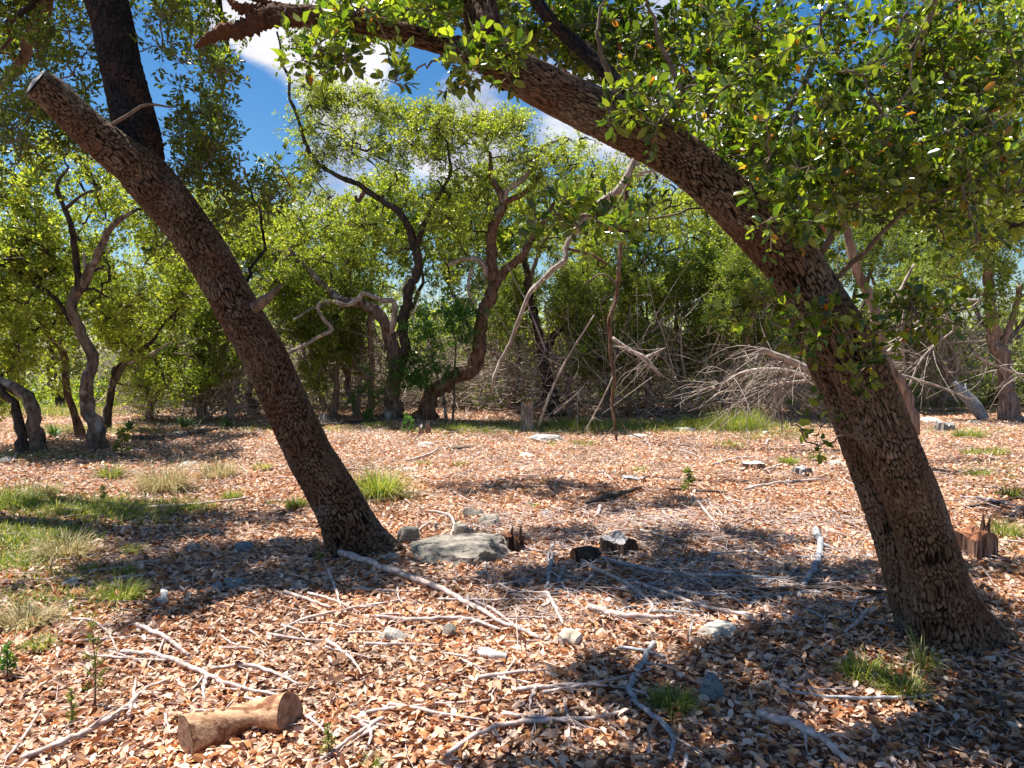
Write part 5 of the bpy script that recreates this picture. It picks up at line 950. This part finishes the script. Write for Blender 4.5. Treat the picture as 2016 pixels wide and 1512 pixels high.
# low green ground cover that nobody could count
def grass_cover():
    rng = np.random.default_rng(9); mb = MB(); B, D, Lg, Rn = [], [], [], []
    patches = [(200, 1008, 120, 20, 2600, .10), (370, 1000, 60, 12, 500, .08), (60, 1060, 110, 24, 2200, .09), (30, 990, 90, 24, 1200, .11), (30, 1110, 60, 14, 600, .08), (130, 1150, 120, 60, 700, .07), (420, 920, 60, 12, 150, .05), (40, 1185, 60, 20, 260, .06), (60, 900, 120, 10, 500, .08), (160, 850, 140, 8, 900, .14), (560, 842, 180, 6, 600, .09), (930, 845, 130, 9, 2000, .12), (1150, 842, 150, 10, 2800, .14), (1330, 842, 110, 9, 1900, .16), (1460, 842, 90, 10, 1500, .18), (620, 848, 150, 5, 600, .09),
               (1530, 850, 120, 14, 1000, .09), (1850, 790, 160, 16, 2500, .25), (1900, 852, 110, 12, 600, .08), (1960, 930, 90, 30, 400, .06), (1980, 1060, 60, 30, 200, .06), (1700, 880, 90, 20, 300, .06), (120, 815, 160, 8, 1500, .25), (1250, 850, 160, 10, 300, .07), (240, 900, 90, 20, 200, .06)]
    for px, py, wx, wy, n, L in patches:
        for k in range(int(n * 1.7)):
            g = G(px + wx * rng.normal() * .55, max(775, py + wy * rng.normal() * .6)); B.append(g); Lg.append(L * rng.uniform(.5, 1.7))
    B = np.array(B); n = len(B); d = np.column_stack([rng.normal(size=(n, 2)) * .4, np.ones(n)])
    batch_blades(mb, B, d, np.array(Lg), np.full(n, .0075) * rng.uniform(.6, 1.4, n), rng.uniform(.1, 1.2, n), rng.random(n))
    o = mb.build('grass', M['grass'], None, False); tag(o, 'short sparse green grass spread through the litter', 'grass', None, 'stuff')
grass_cover()
def seedling(label, px, py, wpx, hpx, n, seed, mt='juniper', L=.03, name='juniper_seedling'):
    rng = np.random.default_rng(seed); g = G(px, py); s = g[1] / F; W, H = wpx * s / 2, hpx * s; root = empty(name, g, label, 'seedling')
    mb = MB(); st = catmull(np.array([g, g + [W * .1, 0, H * .5], g + [-W * .05, 0, H]]), 8); add_tube(mb, st, np.linspace(.0045, .0012, 8), 5); mb.build('stem', M['twig'], root)
    t = rng.uniform(.12, 1, n); a = rng.uniform(0, 6.28, n); o0 = g + np.column_stack([W * .1 * np.sin(t * 3), np.zeros(n), t * H]); rr = W * (1.1 - t * .8) * rng.uniform(.5, 1.1, n)
    e = o0 + np.column_stack([rr * np.cos(a), rr * np.sin(a), H * .09 * np.ones(n)]); pts = np.stack([o0, (o0 + e) / 2, e], 1)
    mb = MB(); batch_tubes(mb, pts, np.tile([[.0015, .001, .0006]], (n, 1)), 3); mb.build('twigs', M['twig'], root)
    k = 12; u = rng.uniform(.25, 1, (n, k, 1)); c = (o0[:, None] * (1 - u) + e[:, None] * u).reshape(-1, 3); ax = nrm(np.repeat(e - o0, k, 0) + rng.normal(size=(n * k, 3)) * .03 * (1 if W > .03 else .4)); Ls = L * rng.uniform(.5, 1.2, n * k)
    mb = MB(); batch_leaves(mb, c, ax, nrm(rng.normal(size=c.shape) + [0, 0, 1]), Ls, Ls * .28, 0, rng.random(n * k), rng); mb.build('foliage', M[mt], root, False)['kind'] = 'stuff'
seedling('slender olive juniper seedling standing at the lower left', 187, 1396, 62, 170, 34, 1, L=.02)
seedling('thin sparse seedling left of the bent log', 142, 1440, 18, 90, 16, 2, L=.02)
seedling('small green seedling at the bottom left of centre, right of the log', 646, 1494, 34, 66, 16, 3, L=.02)
seedling('single small juniper seedling on the right-hand clearing', 1354, 976, 26, 48, 26, 4, L=.05)
seedling('bright feathery seedling in front of the pale forked oak', 240, 896, 44, 44, 40, 5, 'grass', .07)
seedling('little leafy seedling in front of the S-shaped oak', 802, 858, 34, 40, 26, 6, 'leaf_low', .06, 'oak_seedling')
seedling('thin sprig by the long dull grass at the left clearing', 204, 992, 14, 34, 14, 7, 'grass', .04)
seedling('greyish leafy sprig at the lower left edge', 14, 1340, 40, 70, 24, 8, 'leaf_low', .03, 'oak_seedling')
def sotol(label, px, py, wpx, hpx, seed):
    rng = np.random.default_rng(seed); g = G(px, py); s = g[1] / F; root = empty('sotol_plant', g, label, 'plant', 'sword-leaved plants at the edge of the trees'); n = 46
    a = rng.uniform(0, 6.28, n); e = rng.uniform(.25, 1.35, n); d = np.column_stack([np.cos(a) * np.cos(e), np.sin(a) * np.cos(e), np.sin(e)]); base = np.tile(g + [0, 0, .03], (n, 1)) + d * .03
    L = wpx * s * .55 * rng.uniform(.7, 1.1, n)
    mesh_cache = []
    for k in range(n):
        mb = MB(); batch_blades(mb, base[k:k + 1], d[k:k + 1], L[k:k + 1], np.array([.03]), np.array([rng.uniform(.1, .8)]), np.array([rng.random()])); mb.build('blade', M['sotol'], root, False)
for k, a in enumerate([('spiky green rosette behind the fallen log, middle of three', 362, 846, 70, 30), ('spiky green rosette right of its neighbour, near the leaning oak', 446, 842, 56, 26), ('spiky rosette left of the fallen log', 256, 850, 60, 30), ('spiky rosette left of the slim dark oak, by the parked vehicle', 104, 862, 66, 30), ('small rosette between the fallen log and its tip', 395, 838, 50, 26)]): sotol(*a, 70 + k)

# ------------------------------------------------------------------ leaf litter
def litter():
    rng = np.random.default_rng(4); mb = MB()
    def zone(y0, y1, dens, fine, L0, lim=.76, bias=0.):
        area = lim * (y1 ** 2 - y0 ** 2); n = int(area * dens); y = np.sqrt(rng.uniform(y0 ** 2, y1 ** 2, n)); x = rng.uniform(-lim, lim, n) * y; pn = sn(np.column_stack([x, y, x * 0]), 61, .9)
        # thinner on the grassy left and in the far right
        px = 1008 + F * x / y; py = 680 + F * CAMH / y
        g = (px < 330) * (py > 940) * (py < 1250) * .6 + (py < 850) * .35
        g = np.maximum(g, .55 * sm((pn - .15) / .5) * (y > 4.4)); k = rng.random(n) > g * (.5 + .5 * np.sin(x * 3.1 + 1) * np.sin(y * 2.7)); x, y = x[k], y[k]; n = len(x)
        L = L0 * rng.choice([.45, .7, .9, 1.1, 1.3], n) * rng.uniform(.85, 1.15, n); z = gh(x, y) + rng.uniform(.002, .028, n)
        up = nrm(np.column_stack([rng.normal(size=(n, 2)) * .55, np.ones(n)])); a = rng.uniform(0, 6.28, n); ax = np.column_stack([np.cos(a), np.sin(a), rng.normal(size=n) * .30])
        ax = nrm(ax); c = np.column_stack([x, y, z + np.maximum(0, -ax[:, 2]) * L])
        v = bias + (1 - bias) * rng.random(n); wv = L * rng.uniform(.38, .62, n)
        batch_leaves(mb, c, ax, up, L, wv, fine, v, rng)
        return c, ax, up, L, wv
    c, ax, up, L, wv = zone(2.4, 4.6, 2600, 2, .042)
    zone(4.6, 9.0, 1450, 1, .045, bias=.05); zone(9.0, 12.5, 620, 0, .056, bias=.12); zone(12.5, 19.5, 620, -1, .066, bias=.15)
    o = mb.build('leaf_litter', M['litter'], None, False); tag(o, 'deep carpet of tan and orange dead oak leaves over the ground', 'leaf litter', None, 'stuff')
    # loose leaves on top, nearest the viewer: pieces of the ground
    n = 300; y = rng.uniform(2.72, 3.5, n); x = rng.uniform(-.68, .68, n) * y; L = rng.uniform(.034, .056, n); a = rng.uniform(0, 6.28, n)
    ax = nrm(np.column_stack([np.cos(a), np.sin(a), rng.uniform(-.1, .45, n)])); up = nrm(np.column_stack([rng.normal(size=(n, 2)) * .4, np.ones(n)])); c = np.column_stack([x, y, gh(x, y) + .026])
    single_leaves(ground, c, ax, up, L, L * .5, np.arange(n), M['litter'], rng, 'fallen_leaf')
    # twig crumbs between the leaves
    mb = MB(); n = 8500; y = np.sqrt(rng.uniform(2.3 ** 2, 15 ** 2, n)); x = rng.uniform(-.75, .75, n) * y; kk = rng.random(n) < .22; y[kk] = rng.uniform(4.0, 7.0, kk.sum()); x[kk] = rng.uniform(-.05, .5, kk.sum()) * y[kk]; a = rng.uniform(0, 6.28, n); l = rng.uniform(.05, .30, n) * (1 + (rng.random(n) > .85))
    d = np.column_stack([np.cos(a), np.sin(a), rng.normal(size=n) * .05]); p0 = np.column_stack([x, y, gh(x, y) + rng.uniform(.012, .045, n)]); p2 = p0 + d * l[:, None]; p2[:, 2] = np.maximum(p2[:, 2], gh(p2[:, 0], p2[:, 1]) + .008)
    p1 = (p0 + p2) / 2 + rng.normal(size=(n, 3)) * l[:, None] * .07; r = rng.uniform(.0012, .0034, n) * np.clip(y / 4, .8, 1.5)
    batch_tubes(mb, np.stack([p0, p1, p2], 1), r[:, None] * np.array([[1, .8, .5]]), 4); o = mb.build('twig_litter', M['stick'], None); tag(o, 'countless fine broken twigs mixed into the dead leaves', 'twig litter', None, 'stuff')
litter()

# ------------------------------------------------------------------ parked vehicle far left
def car():
    c = P(96, 842, 34.0); c[2] = float(gh(c[0], c[1])); root = empty('parked_car', c, 'silver car far off between the left trunks, mostly hidden by grass', 'car')
    zt = P(96, 819, 34.0)[2]; H = 1.5; root_z = zt - H
    def prism(name, prof, hw, mt, parent=root, taper=None):
        n = len(prof); v = []
        for s_ in (-1, 1):
            for i, (x, z) in enumerate(prof): v.append([x + c[0], c[1] + s_ * (hw if taper is None else taper(z) * hw), z + root_z])
        f = [[i, (i + 1) % n, n + (i + 1) % n, n + i] for i in range(n)]; mb = MB(); mb.add(np.array(v), np.array(f)); V = np.array(v)
        for s_ in (0, 1):
            m = mb.n; ctr = V[s_ * n:(s_ + 1) * n].mean(0); mb.add(np.vstack([V[s_ * n:(s_ + 1) * n], ctr]), np.array([[i, (i + 1) % n, n] for i in range(n)]))
        return mb.build(name, mt, parent, False)
    prism('body', [(-2.2, .3), (2.2, .3), (2.25, .75), (2.1, .95), (1.2, 1.0), (-1.9, 1.02), (-2.25, .85)], .88, M['car_paint'])
    prism('cabin', [(-1.85, 1.02), (1.15, 1.0), (.55, 1.46), (.2, 1.5), (-1.2, 1.5), (-1.5, 1.44)], .8, M['car_paint'], taper=lambda z: 1 - .18 * max(0, (z - 1) / .5))
    for xa, xb, xc, xd in ((-1.55, -1.35, -.75, -.72), (-.62, -.6, .1, .12), (.2, .2, .45, .88)):
        prism('window', [(xa, 1.06), (xd, 1.06), (xc, 1.4), (xb, 1.4)], .81, M['glass'], taper=lambda z: 1 - .16 * max(0, (z - 1) / .5))
    for x in (-1.4, 1.4):
        for s_ in (-1, 1):
            th = np.linspace(0, 2 * np.pi, 20, endpoint=False); ctr = np.array([c[0] + x, c[1] + s_ * .8, root_z + .32])
            mb = MB(); add_tube(mb, np.array([ctr + [0, -.1, 0], ctr + [0, .1, 0]]), np.array([.32, .32]), 20); wl = mb.build('wheel', M['tyre'], root, False)
            mb = MB(); add_tube(mb, np.array([ctr + [0, -.105, 0], ctr + [0, .105, 0]]), np.array([.2, .2]), 14); r_ = bpy.data.objects.new('rim', mb.mesh('rim', M['rim'], False, None, c)); link(r_, wl)
car()
for o in list(sc.objects):
    if '_o' in o: del o['_o']
print('TRIS', sum(sum(len(p.vertices) - 2 for p in []) + len(o.data.loops) - 2 * len(o.data.polygons) for o in sc.objects if o.type == 'MESH' and o.name.split('.')[0] not in ('leaf', 'fallen_leaf')), 'OBJ', len(sc.objects))
